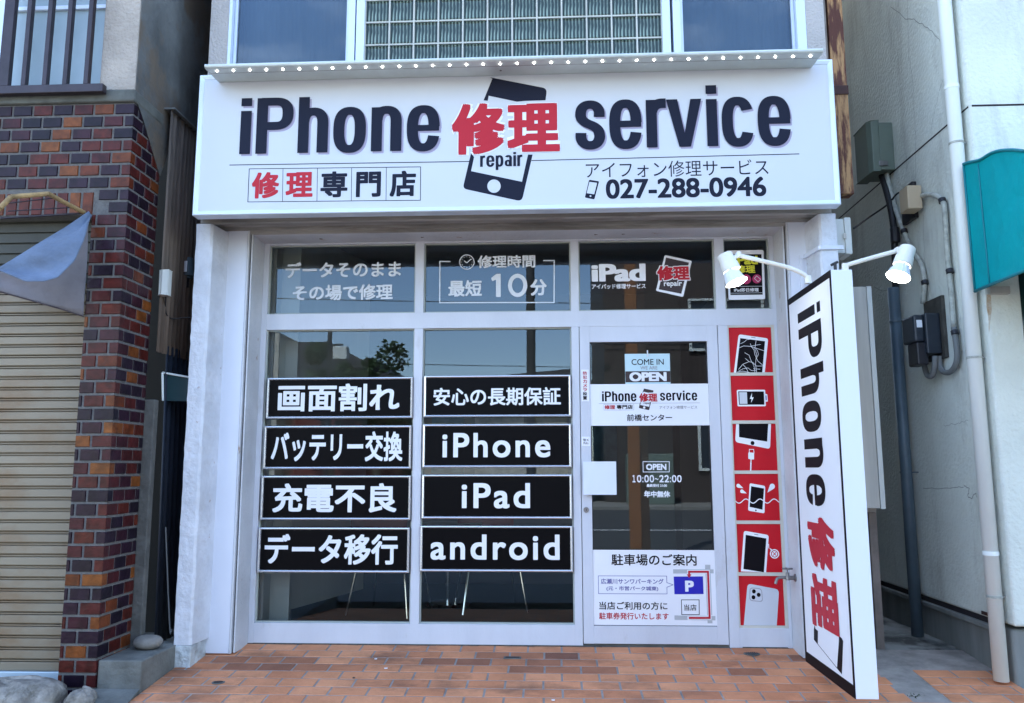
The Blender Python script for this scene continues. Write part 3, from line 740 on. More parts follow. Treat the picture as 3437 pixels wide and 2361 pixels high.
# shop name notice on the door
ns = sheet('notice_board', 'white notice with the shop name across the middle of the door', 'notice', D1, (306, 795, 1822, 1326), .008, 'white')
def logo_phone(par, fn, Y, TLc, s, m='ink', base=.0006):
    """phone drawn in two pieces behind the red characters; local units are the pixels of the big sign crop (1450,240)"""
    def tr(x, y): return fn(TLc[0]+x*s, TLc[1]+y*s)
    g = G()
    top = rnd([(652, 66), (1340, 200), (1322, 338)], [55, 55, 0])+[(1085, 345), (990, 355), (660, 285), (650, 343), (600, 340)]
    pxpoly(g, tr, top, Y, base); obj('drawing', g, M[m], par); g = G()
    bot = [(455, 950)]+rnd([(362, 1362), (1046, 1512)], [0, 0])
    bot = [(455, 950)]+rnd([(455, 950), (358, 1366), (1046, 1516), (1172, 970)], [0, 50, 60, 0])+[(1118, 970), (1048, 1287), (455, 1163), (490, 1000)]
    pxpoly(g, tr, bot[1:], Y, base, holes=[circ(722, 1338, 78)])
    return obj('drawing', g, M[m], par)
def pen_text(parent, word, fn, box, Y, m, base=.0006, gap=38, kern={}, bold=0):
    g = G(); L = pen_word(word, gap, kern)
    lay(g, L, pxbox(fn, *box, Y), frontplane(Y), base); return obj('lettering', g, M[m], parent)
NY = .008
pen_text(ns, 'iPhone', D1, (458, 890, 897, 1020), NY, 'ink')
pen_text(ns, 'service', D1, (1198, 882, 1672, 1008), NY, 'ink', kern={'rv': -25})
logo_phone(ns, D1, NY, (858, 840), .192, 'brown', .0008)
text(ns, '修理', D1, (926, 908, 1169, 1030), NY, 'white', .07, base=.0012)
text(ns, '修理', D1, (932, 914, 1163, 1024), NY, 'red', .035, base=.0026)
text(ns, 'repair', D1, (990, 1028, 1080, 1058), NY, 'brown', .01, base=.0026)
g = G(); pxline(g, D1, [(418, 1046), (955, 1042)], 4, NY); pxline(g, D1, [(1100, 1041), (1705, 1037)], 4, NY); pxline(g, D1, [(481, 1057), (864, 1054), (864, 1128), (484, 1130), (481, 1057)], 3, NY); obj('drawing', g, M['greytext'], ns)
text(ns, '修理', D1, (490, 1065, 625, 1118), NY, 'red', .03)
text(ns, '専門店', D1, (645, 1063, 850, 1116), NY, 'ink', .03)
text(ns, 'アイフォン修理サービス', D1, (1190, 1072, 1672, 1114), NY, 'greytext', .006)
text(ns, '前橋センター', D1, (775, 1182, 1352, 1268), NY, 'ink', .014)
# parking notice
pk = sheet('notice_board', 'white parking notice with blue P map at the foot of the door', 'notice', D3, (340, 99, 1896, 1038), .008, 'white')
text(pk, '駐車場のご案内', D3, (565, 150, 1625, 293), NY, 'ink', .015)
g = G(); pxline(g, D3, [(402, 421), (1253, 424), (1255, 505), (1333, 533), (1256, 563), (1258, 646), (405, 643), (402, 421)], 6, NY); obj('drawing', g, M['bluetext'], pk)
text(pk, '広瀬川サンワパーキング', D3, (432, 457, 1215, 524), NY, 'bluetext', .014)
text(pk, '(元・市営パーク城東)', D3, (503, 550, 1148, 612), NY, 'bluetext', .014)
g = G(); pxpoly(g, D3, [(1333, 340), (1838, 340), (1838, 390), (1335, 392)], NY, .0006); pxpoly(g, D3, [(1732, 284), (1797, 284), (1797, 339), (1732, 339)], NY, .0006)
pxpoly(g, D3, [(1738, 393), (1800, 393), (1820, 911), (1758, 911)], NY, .0006); pxpoly(g, D3, [(1350, 914), (1860, 922), (1860, 976), (1352, 970)], NY, .0006); pxpoly(g, D3, [(1762, 977), (1823, 977), (1823, 1012), (1763, 1012)], NY, .0006); obj('drawing', g, M['grey'], pk)
g = G(); pxline(g, D3, [(1530, 945), (1790, 945), (1768, 368), (1530, 368), (1532, 405)], 40, NY, .0012); obj('drawing', g, M['white'], pk)
g = G(); pxpoly(g, D3, [(1340, 430), (1705, 428), (1713, 648), (1350, 650)], NY, .0009); obj('drawing', g, M['blue'], pk)
g = G(); pxline(g, D3, [(1540, 945), (1788, 945), (1767, 370), (1532, 370), (1532, 405)], 25, NY, .0018); pxpoly(g, D3, [(1502, 402), (1562, 402), (1532, 448)], NY, .0018); obj('drawing', g, M['red'], pk)
text(pk, 'P', D3, (1482, 480, 1592, 618), NY, 'white', .04, .05, base=.0016)
g = G(); pxline(g, D3, [(1437, 720), (1657, 720), (1659, 905), (1441, 904), (1437, 720)], 8, NY, .0008); obj('drawing', g, M['ink'], pk)
text(pk, '当店', D3, (1468, 778, 1625, 853), NY, 'ink', .01)
text(pk, '当店ご利用の方に', D3, (412, 745, 1262, 843), NY, 'ink', .015)
text(pk, '駐車券発行いたします', D3, (412, 880, 1278, 965), NY, 'red', .015)
# hanging open sign behind the glass
hs = thing('open_sign', 'pale cyan and brown open sign hanging in the upper door glass', 'sign')
OY = .020; x0, z0, x1, z1 = pxbox(D1, 752, 410, 1327, 796, OY)
g = G(); g.box(x0, x1, OY, OY+.002, z0, z1); obj('plate', g, M['cyan'], hs)
g = G(); b0 = pxbox(D1, 757, 633, 1329, 774, OY); g.add([(b0[0], OY-.0004, b0[1]), (b0[2], OY-.0004, b0[1]), (b0[2], OY-.0004, b0[3]), (b0[0], OY-.0004, b0[3])], [(0, 1, 2, 3)]); obj('band', g, M['brown'], hs)
text(hs, 'COME IN', D1, (835, 478, 1245, 552), OY, 'ink', .004)
text(hs, 'WE ARE', D1, (948, 568, 1165, 612), OY, 'greytext', .006)
text(hs, 'OPEN', D1, (808, 645, 1282, 762), OY, 'white', .04, .06, base=.001)
g = G(); c0 = at(*D1(1037, 368), OY); c1 = at(*D1(1037, 450), OY); g.box(c0[0]-.004, c0[0]+.004, OY-.005, OY-.0004, c1[2], c0[2]); obj('clip', g, M['vinyl'], hs)
# stickers and paper
ss = sheet('sticker', 'narrow white sticker with red vertical writing on the door edge', 'sticker', D1, (196, 612, 291, 1017), .0008, 'white', .0009)
for i, ch in enumerate('防犯カメラ設置'):
    y0 = 636+i*52.5; text(ss, ch, D1, (214, y0, 268, y0+44), .0008, 'red' if i < 5 else 'ink', .02)
ps = sheet('sticker', 'small white pull sticker on the door edge above the blank paper', 'sticker', D2, (200, 62, 304, 182), .0008, 'white', .0009)
text(ps, '引く', D2, (218, 88, 288, 120), .0008, 'ink', .03)
text(ps, 'PULL', D2, (222, 130, 290, 158), .0008, 'greytext', .03)
wp = sheet('handle_cover', 'blank pale square plate over the door handle', 'plate', D2, (217, 379, 641, 803), -.030, 'whiteside', .004, part='plate')
x0, z0, x1, z1 = pxbox(D2, 217, 379, 641, 803, -.030)
g = G(); g.box(x0+.02, x0+.05, -.026, .0018, z0+.03, z1-.03); obj('bracket', g, M['steel'], wp)

# ------------------------------------------------------------------ black service boards
E1 = C(780, 1060, 1.7737)
boards = [
 ((205, 368, 1075, 613), '画面割れ', (272, 405, 995, 570), .036, 'black board on the left window reading cracked screen in white, topmost of its column'),
 ((188, 655, 1066, 914), 'バッテリー交換', (232, 690, 1013, 868), .036, 'black board on the left window reading battery exchange, second from the top'),
 ((171, 952, 1063, 1217), '充電不良', (240, 998, 978, 1172), .038, 'black board on the left window reading charging fault, third from the top'),
 ((153, 1260, 1055, 1530), 'データ移行', (192, 1300, 985, 1482), .036, 'black board on the left window reading data transfer, lowest of its column'),
 ((1140, 355, 2016, 604), '安心の長期保証', (1197, 428, 1955, 535), .030, 'black board on the right window with seven small characters, topmost of its column'),
 ((1133, 645, 2018, 905), 'iPhone', (1250, 698, 1893, 845), .050, 'black board on the right window lettered iPhone, second from the top'),
 ((1128, 945, 2022, 1210), 'iPad', (1365, 997, 1772, 1148), .050, 'black board on the right window lettered iPad, third from the top'),
 ((1118, 1250, 2026, 1525), 'android', (1180, 1303, 1948, 1455), .050, 'black board on the right window lettered android, lowest of its column')]
for bx_, s_, tb, bo, lab in boards:
    BY = -.004; lab = lab.replace('lettered iPhone', 'with six spaced letters').replace('lettered iPad', 'with four spaced letters').replace('lettered android', 'with seven lowercase letters')
    t_ = thing('sign_board', lab, 'sign board', 'black service boards on the shop windows')
    x0, z0, x1, z1 = pxbox(E1, *bx_, BY); wf = .0155
    g = G(); g.box(x0+.004, x1-.004, BY, .031, z0+.004, z1-.004); obj('panel', g, M['black'], t_)
    g = G()
    prof = [(0, 0), (0, -.008), (.0035, -.0125), (.008, -.0135), (.012, -.0115), (wf, -.006), (wf, 0)]
    k = len(prof); V = []
    for (cx_, cz_, sx, sz) in ((x0, z0, 1, 1), (x1, z0, -1, 1), (x1, z1, -1, -1), (x0, z1, 1, -1)):
        V += [(cx_+sx*d0, BY+d1+.0005, cz_+sz*d0) for d0, d1 in prof]
    g.add(V, [(c_*k+j, c_*k+(j+1) % k, ((c_+1) % 4)*k+(j+1) % k, ((c_+1) % 4)*k+j) for c_ in range(4) for j in range(k)])
    obj('trim', g, M['silver'], t_)
    text(t_, s_, E1, tb, BY, 'white', bo*.72 if ord(s_[0]) > 255 else .020, base=.001, sp=1 if ord(s_[0]) > 255 else 1.18)

# ------------------------------------------------------------------ red posters
K1 = C(2400, 1080, 2.7525); K2 = C(2400, 1560, 2.66)
RY = .012
g = G()
xb0, xb1 = rp0, rp1
zs = [Z(2515, 1100, RY), Z(2518, 1256.5, RY), Z(2522, 1417.5, RY), Z(2530, 1585.5, RY), Z(2540, 1753.5, RY), Z(2550, 1927.5, RY), Z(2560, 2100, RY)]
g.box(xb0, xb0+.008, .004, .03, zs[6]-.012, zt0); g.box(xb1-.018, xb1, .004, .03, zs[6]-.012, zt0)
for i, z in enumerate(zs):
    h_ = .010 if 0 < i < 6 else .012
    g.box(xb0+.008, xb1-.018, .0045, .03, z-h_ if i else z, z+h_ if i < 6 else z) if 0 < i < 6 else g.box(xb0+.008, xb1-.018, .0045, .03, z if i == 0 else z-.024, zt0 if i == 0 else z)
obj('poster_rack', g, mat('rack cream', (.62,.60,.52), .5, var=.1, vscale=5), sf, bevel=.001)
labs = ['red poster with a white cracked phone drawing, topmost of the six', 'red poster with a battery and lightning bolt drawing', 'red poster with a phone and charging plug drawing',
        'red poster with a phone splashing in water drawing', 'red poster with a phone and a crossed circle drawing', 'red poster with a white phone back and three lenses, lowest of the six']
def poster(i, draw):
    t_ = thing('red_poster', labs[i], 'poster', 'red repair posters beside the door')
    x0, x1, z1, z0 = xb0+.0085, xb1-.0185, zs[i]-(.010 if i else 0), zs[i+1]+(.010 if i < 5 else 0)
    z1 -= .0005; z0 += .0005
    g = G(); g.box(x0, x1, RY, RY+.002, z0, z1); obj('sheet', g, M['posterred'], t_)
    def P(u, v): return x0+u*(x1-x0), z1-v*(z1-z0)
    def poly(pts, m, b_, holes=(), name='drawing'):
        cl = lambda q: [(min(1, max(0, u)), min(1, max(0, v))) for u, v in q]
        L = [[P(*p) for p in cl(l)] for l in [pts]+list(holes)]; v, f = loops_mesh(L); g = G(); g.add([(x, RY-b_, z) for x, z in v], f); obj(name, g, M[m], t_)
    def lines(PL, wd, m, b_):
        g = G(); k = 0
        for pl_ in PL:
            Q = [P(*p) for p in pl_]
            for a, c in zip(Q, Q[1:]):
                dx, dz = c[0]-a[0], c[1]-a[1]; l = math.hypot(dx, dz) or 1; nx, nz = -dz/l*wd, dx/l*wd; ex, ez = dx/l*wd*.7, dz/l*wd*.7; k += 1; yy = RY-b_-(k % 5)*STEP
                g.add([(a[0]+nx-ex, yy, a[1]+nz-ez), (a[0]-nx-ex, yy, a[1]-nz-ez), (c[0]-nx+ex, yy, c[1]-nz+ez), (c[0]+nx+ex, yy, c[1]+nz+ez)], [(0, 1, 2, 3)])
        obj('drawing', g, M[m], t_)
    draw(poly, lines)
def pA(poly, lines):
    poly(rnd([(.235, .148), (.93, .247), (.81, 1), (.085, 1)], [.06, .06, 0, 0]), 'white', .0006)
    poly([(.27, .235), (.85, .31), (.75, 1), (.14, 1)], 'ink', .0010); poly([(.53, .21), (.63, .225), (.63, .24), (.53, .225)], 'greytext', .0010)
    lines([[(.27, .36), (.36, .32), (.42, .27), (.52, .26)], [(.24, .45), (.34, .41), (.5, .42), (.62, .46), (.75, .5), (.83, .53)], [(.5, .36), (.52, .42), (.58, .5), (.6, .62), (.66, .75), (.78, .85)],
           [(.64, .29), (.62, .38), (.6, .48), (.64, .6), (.62, .7), (.6, .82), (.62, 1)], [(.36, .56), (.46, .62), (.5, .74), (.56, .84), (.58, 1)], [(.37, .69), (.45, .76), (.54, .78), (.62, .86), (.78, .86)],
           [(.2, .93), (.3, .82), (.4, .78), (.45, .76)], [(.2, .97), (.3, .92), (.42, .9), (.5, .96), (.6, .96)], [(.3, .82), (.38, .9), (.42, 1)], [(.5, .42), (.6, .4), (.74, .38)], [(.16, .99), (.3, .97), (.45, 1)], [(.55, .92), (.7, .93)], [(.62, .46), (.66, .52), (.68, .6), (.62, .7)]], .0011, 'white', .0014)
def pB(poly, lines):
    poly(rnd([(.136, .315), (.80, .315), (.80, .685), (.14, .685)], .03), 'white', .0006); poly(rnd([(.79, .40), (.845, .42), (.85, .58), (.80, .585)], .01), 'white', .0005)
    poly([(.17, .35), (.765, .355), (.765, .65), (.175, .648)], 'ink', .0010); poly([(.19, .368), (.37, .368), (.372, .63), (.193, .63)], 'signwhite', .0014); poly([(.80, .445), (.825, .447), (.825, .55), (.80, .55)], 'bluetext', .0012)
    poly([(.49, .385), (.43, .52), (.475, .52), (.455, .61), (.525, .485), (.48, .485)], 'white', .0014)
def pC(poly, lines):
    poly(rnd([(.09, 0), (.90, 0), (.85, .545), (.05, .39)], [0, 0, .07, .07]), 'white', .0006); poly([(.155, 0), (.835, 0), (.79, .385), (.145, .285)], 'ink', .0010); poly(circ(.45, .415, .045), 'ink', .0010)
    lines([[(.37, .55), (.47, .55), (.475, .63), (.365, .62), (.37, .55)]], .0016, 'white', .0006); poly(rnd([(.345, .615), (.475, .625), (.47, .77), (.335, .755)], .02), 'white', .0008)
    lines([[(.40, .77), (.395, .83), (.38, 1)]], .0038, 'white', .0007); lines([[(.37, .79), (.43, .795)], [(.37, .815), (.43, .82)]], .0008, 'posterred', .0014)
def pD(poly, lines):
    poly(rnd([(.345, .20), (.70, .26), (.655, .85), (.28, .79)], .04), 'white', .0006); poly([(.375, .265), (.67, .315), (.61, .77), (.32, .71)], 'ink', .0010); poly(circ(.46, .785, .017), 'ink', .0011)
    lines([[(i/40, .585+.045*math.sin(i/40*math.pi*6.2)) for i in range(41)]], .0026, 'white', .0016)
    def drop(cx, cy, s_, a):
        Q = [(cx+s_*math.cos(t)*.5, cy+s_*math.sin(t)*.5) for t in [a+math.radians(d) for d in range(60, 301, 20)]]+[(cx+s_*1.5*math.cos(a), cy+s_*1.5*math.sin(a))]
        poly(Q, 'white', .0008)
    drop(.08, .255, .085, .45); drop(.16, .375, .08, .4); drop(.86, .27, .12, 2.3)
def pE(poly, lines):
    poly(rnd([(.165, .14), (.73, .23), (.63, 1), (.06, .985)], [.06, .06, 0, 0]), 'white', .0006); poly([(.205, .225), (.67, .30), (.58, 1), (.12, .935)], 'ink', .0010); poly([(.40, .205), (.49, .22), (.49, .235), (.40, .222)], 'greytext', .0010)
    lines([[(.715, .42), (.715, .50)]], .0022, 'white', .0008); poly(circ(.84, .62, .105, .098), 'white', .0006, holes=[circ(.84, .62, .08, .075)]); poly([(.735, .50), (.80, .535), (.765, .565)], 'white', .0006); poly(circ(.84, .62, .062, .058), 'white', .0007)
    lines([[(.81, .59), (.87, .65)], [(.87, .59), (.81, .65)]], .0022, 'posterred', .0012)
def pF(poly, lines):
    poly(rnd([(.20, .155), (.905, .275), (.815, 1), (.075, 1)], [.09, .09, 0, 0]), 'signwhite', .0006)
    o_ = rnd([(.245, .235), (.515, .255), (.53, .53), (.225, .505)], .07); i_ = rnd([(.257, .25), (.503, .268), (.516, .515), (.238, .492)], .065)
    poly(o_, 'greytext', .0010, holes=[i_])
    for c_ in ((.335, .315), (.44, .385), (.32, .435)): poly(circ(*c_, .043), 'ink', .0012)
for i, d in enumerate((pA, pB, pC, pD, pE, pF)): poster(i, d)

# ================================================================== MAIN SIGN
YS = -.60
ms = thing('shop_sign', 'wide white shop sign with navy lettering and red characters above the entrance', 'sign')
a = (at(673.9, 253.9, YS)+0, at(2793.2, 200.5, YS), at(2822, 687.4, YS), at(644.2, 724, YS))
sx0, sx1 = (a[0][0]+a[3][0])/2, (a[1][0]+a[2][0])/2; sz1, sz0 = (a[0][2]+a[1][2])/2, (a[2][2]+a[3][2])/2
g = G(); g.box(sx0+.008, sx1-.008, YS+.006, YS+.07, sz0+.006, sz1-.006); obj('sign_panel', g, M['signwhite'], ms)
fw = .028
def frame_ring(x0, x1, z0, z1, Y, prof):
    k = len(prof); V = []
    for (cx_, cz_, sx, sz) in ((x0, z0, 1, 1), (x1, z0, -1, 1), (x1, z1, -1, -1), (x0, z1, 1, -1)): V += [(cx_+sx*p[0], Y+p[1], cz_+sz*p[0]) for p in prof]
    g = G(); g.add(V, [(c_*k+j, c_*k+(j+1) % k, ((c_+1) % 4)*k+(j+1) % k, ((c_+1) % 4)*k+j) for c_ in range(4) for j in range(k)]); return g
g = frame_ring(sx0, sx1, sz0, sz1, YS, [(0, .075), (0, -.002), (.004, -.006), (.010, -.006), (fw-.004, .001), (fw, .0058), (fw, .02), (.012, .075)]); obj('sign_frame', g, M['alu'], ms)
S1 = C(600, 0, 2.1); S2 = C(1650, 0, 1.9367); S3 = C(1450, 240, 3.47); SY = YS+.006
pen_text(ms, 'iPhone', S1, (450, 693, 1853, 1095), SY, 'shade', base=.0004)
pen_text(ms, 'iPhone', S1, (437, 680, 1840, 1082), SY, 'navy', base=.0036)
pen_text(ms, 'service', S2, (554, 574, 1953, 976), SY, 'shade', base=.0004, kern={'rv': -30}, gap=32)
pen_text(ms, 'service', S2, (543, 562, 1942, 964), SY, 'navy', base=.0036, kern={'rv': -30}, gap=32)
logo_phone(ms, S3, SY, (0, 0), 1.0, 'navy', .0008)
text(ms, '修', S3, (222, 368, 860, 980), SY, 'white', .085, base=.0012); text(ms, '理', S3, (868, 368, 1496, 948), SY, 'white', .085, base=.0012)
text(ms, '修', S3, (230, 375, 850, 971), SY, 'red', .034, .042, base=.0030); text(ms, '理', S3, (876, 377, 1488, 940), SY, 'red', .034, .044, base=.0030)
pen_text(ms, 'repair', S3, (560, 945, 1052, 1150), SY, 'navy', base=.0012, gap=34)
g = G(); pxline(g, lambda x, y: (x, y), [(771.4, 554.8), (1573.8, 542.9)], 2.6, SY); pxline(g, lambda x, y: (x, y), [(1785.3, 539.8), (2681.7, 517.4)], 2.6, SY)
pxline(g, S1, [(497, 1192), (1705, 1178), (1703, 1413), (487, 1425), (497, 1192)], 4.5, SY)
for xa, xb in ((735, 731), (978, 974), (1219, 1216), (1463, 1461)): pxline(g, S1, [(xa, 1192-(xa-497)*.0116), (xb, 1425-(xa-497)*.0099)], 3.5, SY)
obj('drawing', g, M['navy'], ms)
for ch, bx_, m_ in (('修', (515, 1215, 708, 1400), 'red'), ('理', (755, 1215, 945, 1390), 'red'), ('専', (1000, 1210, 1190, 1393), 'navy'), ('門', (1250, 1212, 1425, 1390), 'navy'), ('店', (1487, 1205, 1672, 1388), 'navy')):
    text(ms, ch, S1, bx_, SY, m_, .030, .036)
text(ms, 'アイフォン修理サービス', S2, (612, 1045, 1800, 1150), SY, 'navy', 0)
text(ms, '027-288-0946', S2, (742, 1158, 1785, 1286), SY, 'navy', .022, .026)
g = G(); pxpoly(g, S2, rnd([(634, 1170), (699, 1180), (668, 1298), (606, 1286)], 8), SY, .0006, holes=[[(636, 1183), (686, 1190), (667, 1265), (618, 1257)], circ(643, 1276, 6, n=12)]); obj('drawing', g, M['navy'], ms)

# LED bar
lb = thing('led_light_bar', 'long aluminium light bar with lit white diodes over the shop sign', 'light bar')
YLB, YLF = YS+.004, YS-.20
lx0, lx1 = X(687, 215, YLF), X(2762.7, 165, YLF)
lz = Z(1700, 205, YLF)
# slab with rounded nose, profile in (Y,Z)
zbk = Z(737.8, 277, YLB); zfr = Z(687, 226, YLF)
zb_ = (zbk+Z(2723, 228.6, YLB))/2; zf_ = (zfr+Z(2762, 178, YLF))/2
prof = [(YLB, zb_), (YLF+.012, zf_), (YLF+.002, zf_+.004), (YLF-.002, zf_+.012), (YLF+.001, zf_+.022), (YLF+.010, zf_+.027), (YLF+.06, zf_+.029), (YLB, zb_+.02)]
g = G(); xi = .0
V = [(lx0, y, z) for y, z in prof]+[(lx1, y, z) for y, z in prof]; k = len(prof)
g.add(V, [(j, (j+1) % k, (j+1) % k+k, j+k) for j in range(k)]+[tuple(range(k)), tuple(range(2*k-1, k-1, -1))]); obj('housing', g, M['ledalu'], lb, bevel=.0015)
g = G(); yy = YLF+.075; zz = zf_+(zb_-zf_)*.075/.2
g.box(lx0+.004, lx1-.004, yy-.0015, yy+.0015, zz-.0012, zz+.002); obj('seam', g, M['steel'], lb)
g = G(); xm = (lx0+lx1)/2; g.cyl((xm-.05, YLF+.13, zf_+(zb_-zf_)*.65-.004), (xm-.05, YLF+.13, zf_+(zb_-zf_)*.65+.01), .006); obj('screw', g, M['steel'], lb)
l0, l1 = lx0+.055, lx1-.055; ndi = 36; di = None
for i in range(ndi):
    x = l0+(l1-l0)*i/(ndi-1)
    if di is None:
        g = G(); n_ = 14; m_ = 5
        g.cyl((0, 0, 0), (0, 0, -.002), .0062, .0062, 14); V = []
        for q in range(m_+1):
            a_ = q/m_*math.pi/2; V += [(.0046*math.cos(a_)*math.cos(2*math.pi*j/n_), .0046*math.cos(a_)*math.sin(2*math.pi*j/n_), -.002-.005*math.sin(a_)) for j in range(n_)]
        g.add(V, [(q*n_+j, q*n_+(j+1) % n_, (q+1)*n_+(j+1) % n_, (q+1)*n_+j) for q in range(m_) for j in range(n_)])
        di = obj('diode', g, M['led'], lb); o = di
    else:
        o = di.copy(); COL.objects.link(o); o.parent = lb
    o.location = (x, YLF+.042, zf_+(zb_-zf_)*.042/.2-.0008)

# ================================================================== PROJECTING SIGN
XS = None
pn = at(2872.9, 2347.6, -5+3.855); XS = pn[0]; YN = -1.145; YFf = -.435
ps_ = thing('projecting_sign', 'tall thin white box sign standing side on at the right of the shopfront', 'sign')
pzt = Z(2783.3, 906.3, YN); pzb = Z(2872.9, 2347.6, YN)
xth = X(2856.6, 903, YN)-X(2784.5, 903, YN)
g = G(); g.box(XS+.001, XS+xth, YN, YFf, pzb, pzt); obj('sign_box', g, M['whiteside'], ps_, bevel=.002)
def sideplane(u, v, d): return (XS-d, u, v)
def sxy(px, py): p = atX(px, py, XS); return (p[1], p[2])
g = G(); tk = .016
y0, y1 = YN+.0005, YFf-.0005
yi0, zi0 = YN+.016, pzb+.055; yi1, zi1 = YFf-.02, pzt-.035
def srect(g, ya, yb, za, zb2, d): g.add([(XS-d, ya, za), (XS-d, yb, za), (XS-d, yb, zb2), (XS-d, ya, zb2)], [(0, 1, 2, 3)])
g.box(XS-.003, XS+.0008, y0, y1, pzb+.0005, zi0); g.box(XS-.003, XS+.0008, y0, y1, zi1, pzt-.0005); g.box(XS-.003, XS+.0008, y0, yi0, zi0, zi1); g.box(XS-.003, XS+.0008, yi1, y1, zi0, zi1)
obj('border', g, M['ink'], ps_)
g = G(); g.box(XS-.0012, XS+.0006, yi0, yi1, zi0, zi1); obj('face', g, M['white'], ps_)
# text: reading downwards, tops of letters towards the street
def side_text(layers, ytop, ybase, ztop, zbot, m, base=.0016, name='lettering'):
    g = G(); lay(g, layers, (0, 0, 1, 1), lambda u, v, d: (XS-d, ybase+(ytop-ybase)*v, ztop+(zbot-ztop)*u), base); return obj(name, g, M[m], ps_)
pa = sxy(2677, 1063); pb = sxy(2753, 1017)
U1 = C(2500, 1500, 1.854)
ztop = sxy(2715, 1041-2)[1]+.01; ze = sxy(*U1(445, 368))[1]
ybase, ytop = pa[0], pb[0]
side_text(pen_word('iPhone', 50), ytop, ybase, ztop, ze, 'ink')
k0 = sxy(*U1(480, 440))[1]; k1 = sxy(*U1(500, 800))[1]; k2 = sxy(*U1(520, 1160))[1]
yt2, yb2 = ytop-.015, ybase+.01
side_text(bolden(mesh_text('修'), .04, .045), yt2, yb2, k0, k1+.02, 'red', base=.0026)
side_text(bolden(mesh_text('理'), .04, .045), yt2, yb2, k1-.01, k2, 'red', base=.0026)
R4 = C(2640, 2060, 5.303)
def spoly(pts, m, base): 
    v, f = loops_mesh([[sxy(*R4(x, y)) for x, y in pts]]); g = G(); g.add([(XS-base, y, z) for y, z in v], f); obj('drawing', g, M[m], ps_)
spoly([(505, 200), (520, 270), (565, 310), (562, 540), (905, 965), (990, 1085), (492, 465), (492, 280)], 'ink', .0016)
spoly([(938, 392), (990, 440), (1015, 490), (992, 1083), (905, 965), (938, 500)], 'ink', .0019)
g = G(); g.box(XS-.16, XS+xth+.02, YN+.015, YN+.20, fz(YN)-.002, fz(YN)+.055); obj('base', g, M['blackplastic'], ps_, bevel=.004)
g = G(); g.box(XS+.01, XS+xth-.01, YN+.04, YN+.16, fz(YN)+.0555, pzb-.0005) if pzb > fz(YN)+.056 else None

# spot lamps on the sign
def lamp(base, pts, head0, head1, lens, rb, label):
    t_ = thing('spot_lamp', label, 'lamp', 'white spot lamps over the projecting sign')
    g = G(); g.tube([base]+pts, .0115, 12, 5); obj('arm', g, M['lampwhite'], t_, smooth=True)
    g = G(); b_ = Vector(base); g.cyl(b_-Vector((0, 0, .03)), b_+Vector((0, 0, .012)), .018, .016); obj('mount', g, M['lampwhite'], t_, bevel=.002)
    h0, h1, l = Vector(head0), Vector(head1), Vector(lens); d = (l-h0).normalized()
    g = G(); e_ = Vector(pts[-1]); g.cyl(e_-d*.008+Vector((0, .014, 0)), e_-d*.008-Vector((0, .014, 0)), .013, n=16); g.cyl(e_, h0+(h1-h0)*.35, .011, n=12); obj('joint', g, M['lampwhite'], t_, bevel=.001)
    g = G(); n_ = 28; P = [(0, .036), (.002, .040), (.06, .041), (.062, .044), (.115, .047), (.118, .043)]
    L_ = (h1-h0).length; u = d.orthogonal().normalized(); w_ = d.cross(u); V = []
    for s_, r in P:
        c_ = h0+d*(s_/.118*L_); V += [c_+(u*math.cos(2*math.pi*j/n_)+w_*math.sin(2*math.pi*j/n_))*r for j in range(n_)]
    g.add(V, [(q*n_+j, q*n_+(j+1) % n_, (q+1)*n_+(j+1) % n_, (q+1)*n_+j) for q in range(len(P)-1) for j in range(n_)]+[tuple(range(n_))]); obj('lamp_head', g, M['lampwhite'], t_, smooth=False)
    g = G(); P = [(0, .038), (.3, .043), (.7, rb*.93), (.93, rb), (.97, rb)]; V = []; L2 = (l-h1).length
    for s_, r in P:
        c_ = h1+d*(s_*L2); V += [c_+(u*math.cos(2*math.pi*j/n_)+w_*math.sin(2*math.pi*j/n_))*r*(1 if (j % 2 or s_ > .9) else .97) for j in range(n_)]
    g.add(V, [(q*n_+j, q*n_+(j+1) % n_, (q+1)*n_+(j+1) % n_, (q+1)*n_+j) for q in range(len(P)-1) for j in range(n_)]); bu = obj('reflector', g, M['vinyl'], t_)
    g = G(); V = []; m_ = 5
    for q in range(m_+1):
        a_ = q/m_*math.pi/2; V += [l-d*.002+(u*math.cos(2*math.pi*j/n_)+w_*math.sin(2*math.pi*j/n_))*rb*.97*math.cos(a_)+d*.012*math.sin(a_) for j in range(n_)]
    g.add(V, [(q*n_+j, q*n_+(j+1) % n_, (q+1)*n_+(j+1) % n_, (q+1)*n_+j) for q in range(m_) for j in range(n_)]); obj('bulb', g, M['bulb'], t_, smooth=True)
YL = YN+.40
def q(px, py, Y=YL): return tuple(at(px, py, Y))
zb2 = pzt+.005
lamp(q(2712, 934, -.82), [q(2690, 917, -.82), q(2640, 897, -.82), q(2560, 877, -.82), q(2480, 858, -.82)], q(2431, 856, -.84), q(2452, 912, -.86), q(2476, 948, -.87), .054, 'left spot lamp reaching over the narrow top window, its bulb lit')
lamp(q(2836, 893, -.82), [q(2860, 885, -.82), q(2940, 862, -.82), q(3010, 843, -.82)], q(3047, 833, -.84), q(3027, 892, -.86), q(3015, 931, -.87), .059, 'right spot lamp reaching towards the pipes on the side wall, its bulb lit')
# wing bolt on the sign top
g = G(); c = at(2803, 893, -.95); g.cyl((c[0], c[1], pzt), (c[0], c[1], c[2]+.01), .008); g.cyl((c[0]-.02, c[1], c[2]+.004), (c[0]+.014, c[1], c[2]+.02), .007); obj('wing_bolt', g, M['blackplastic'], ps_)

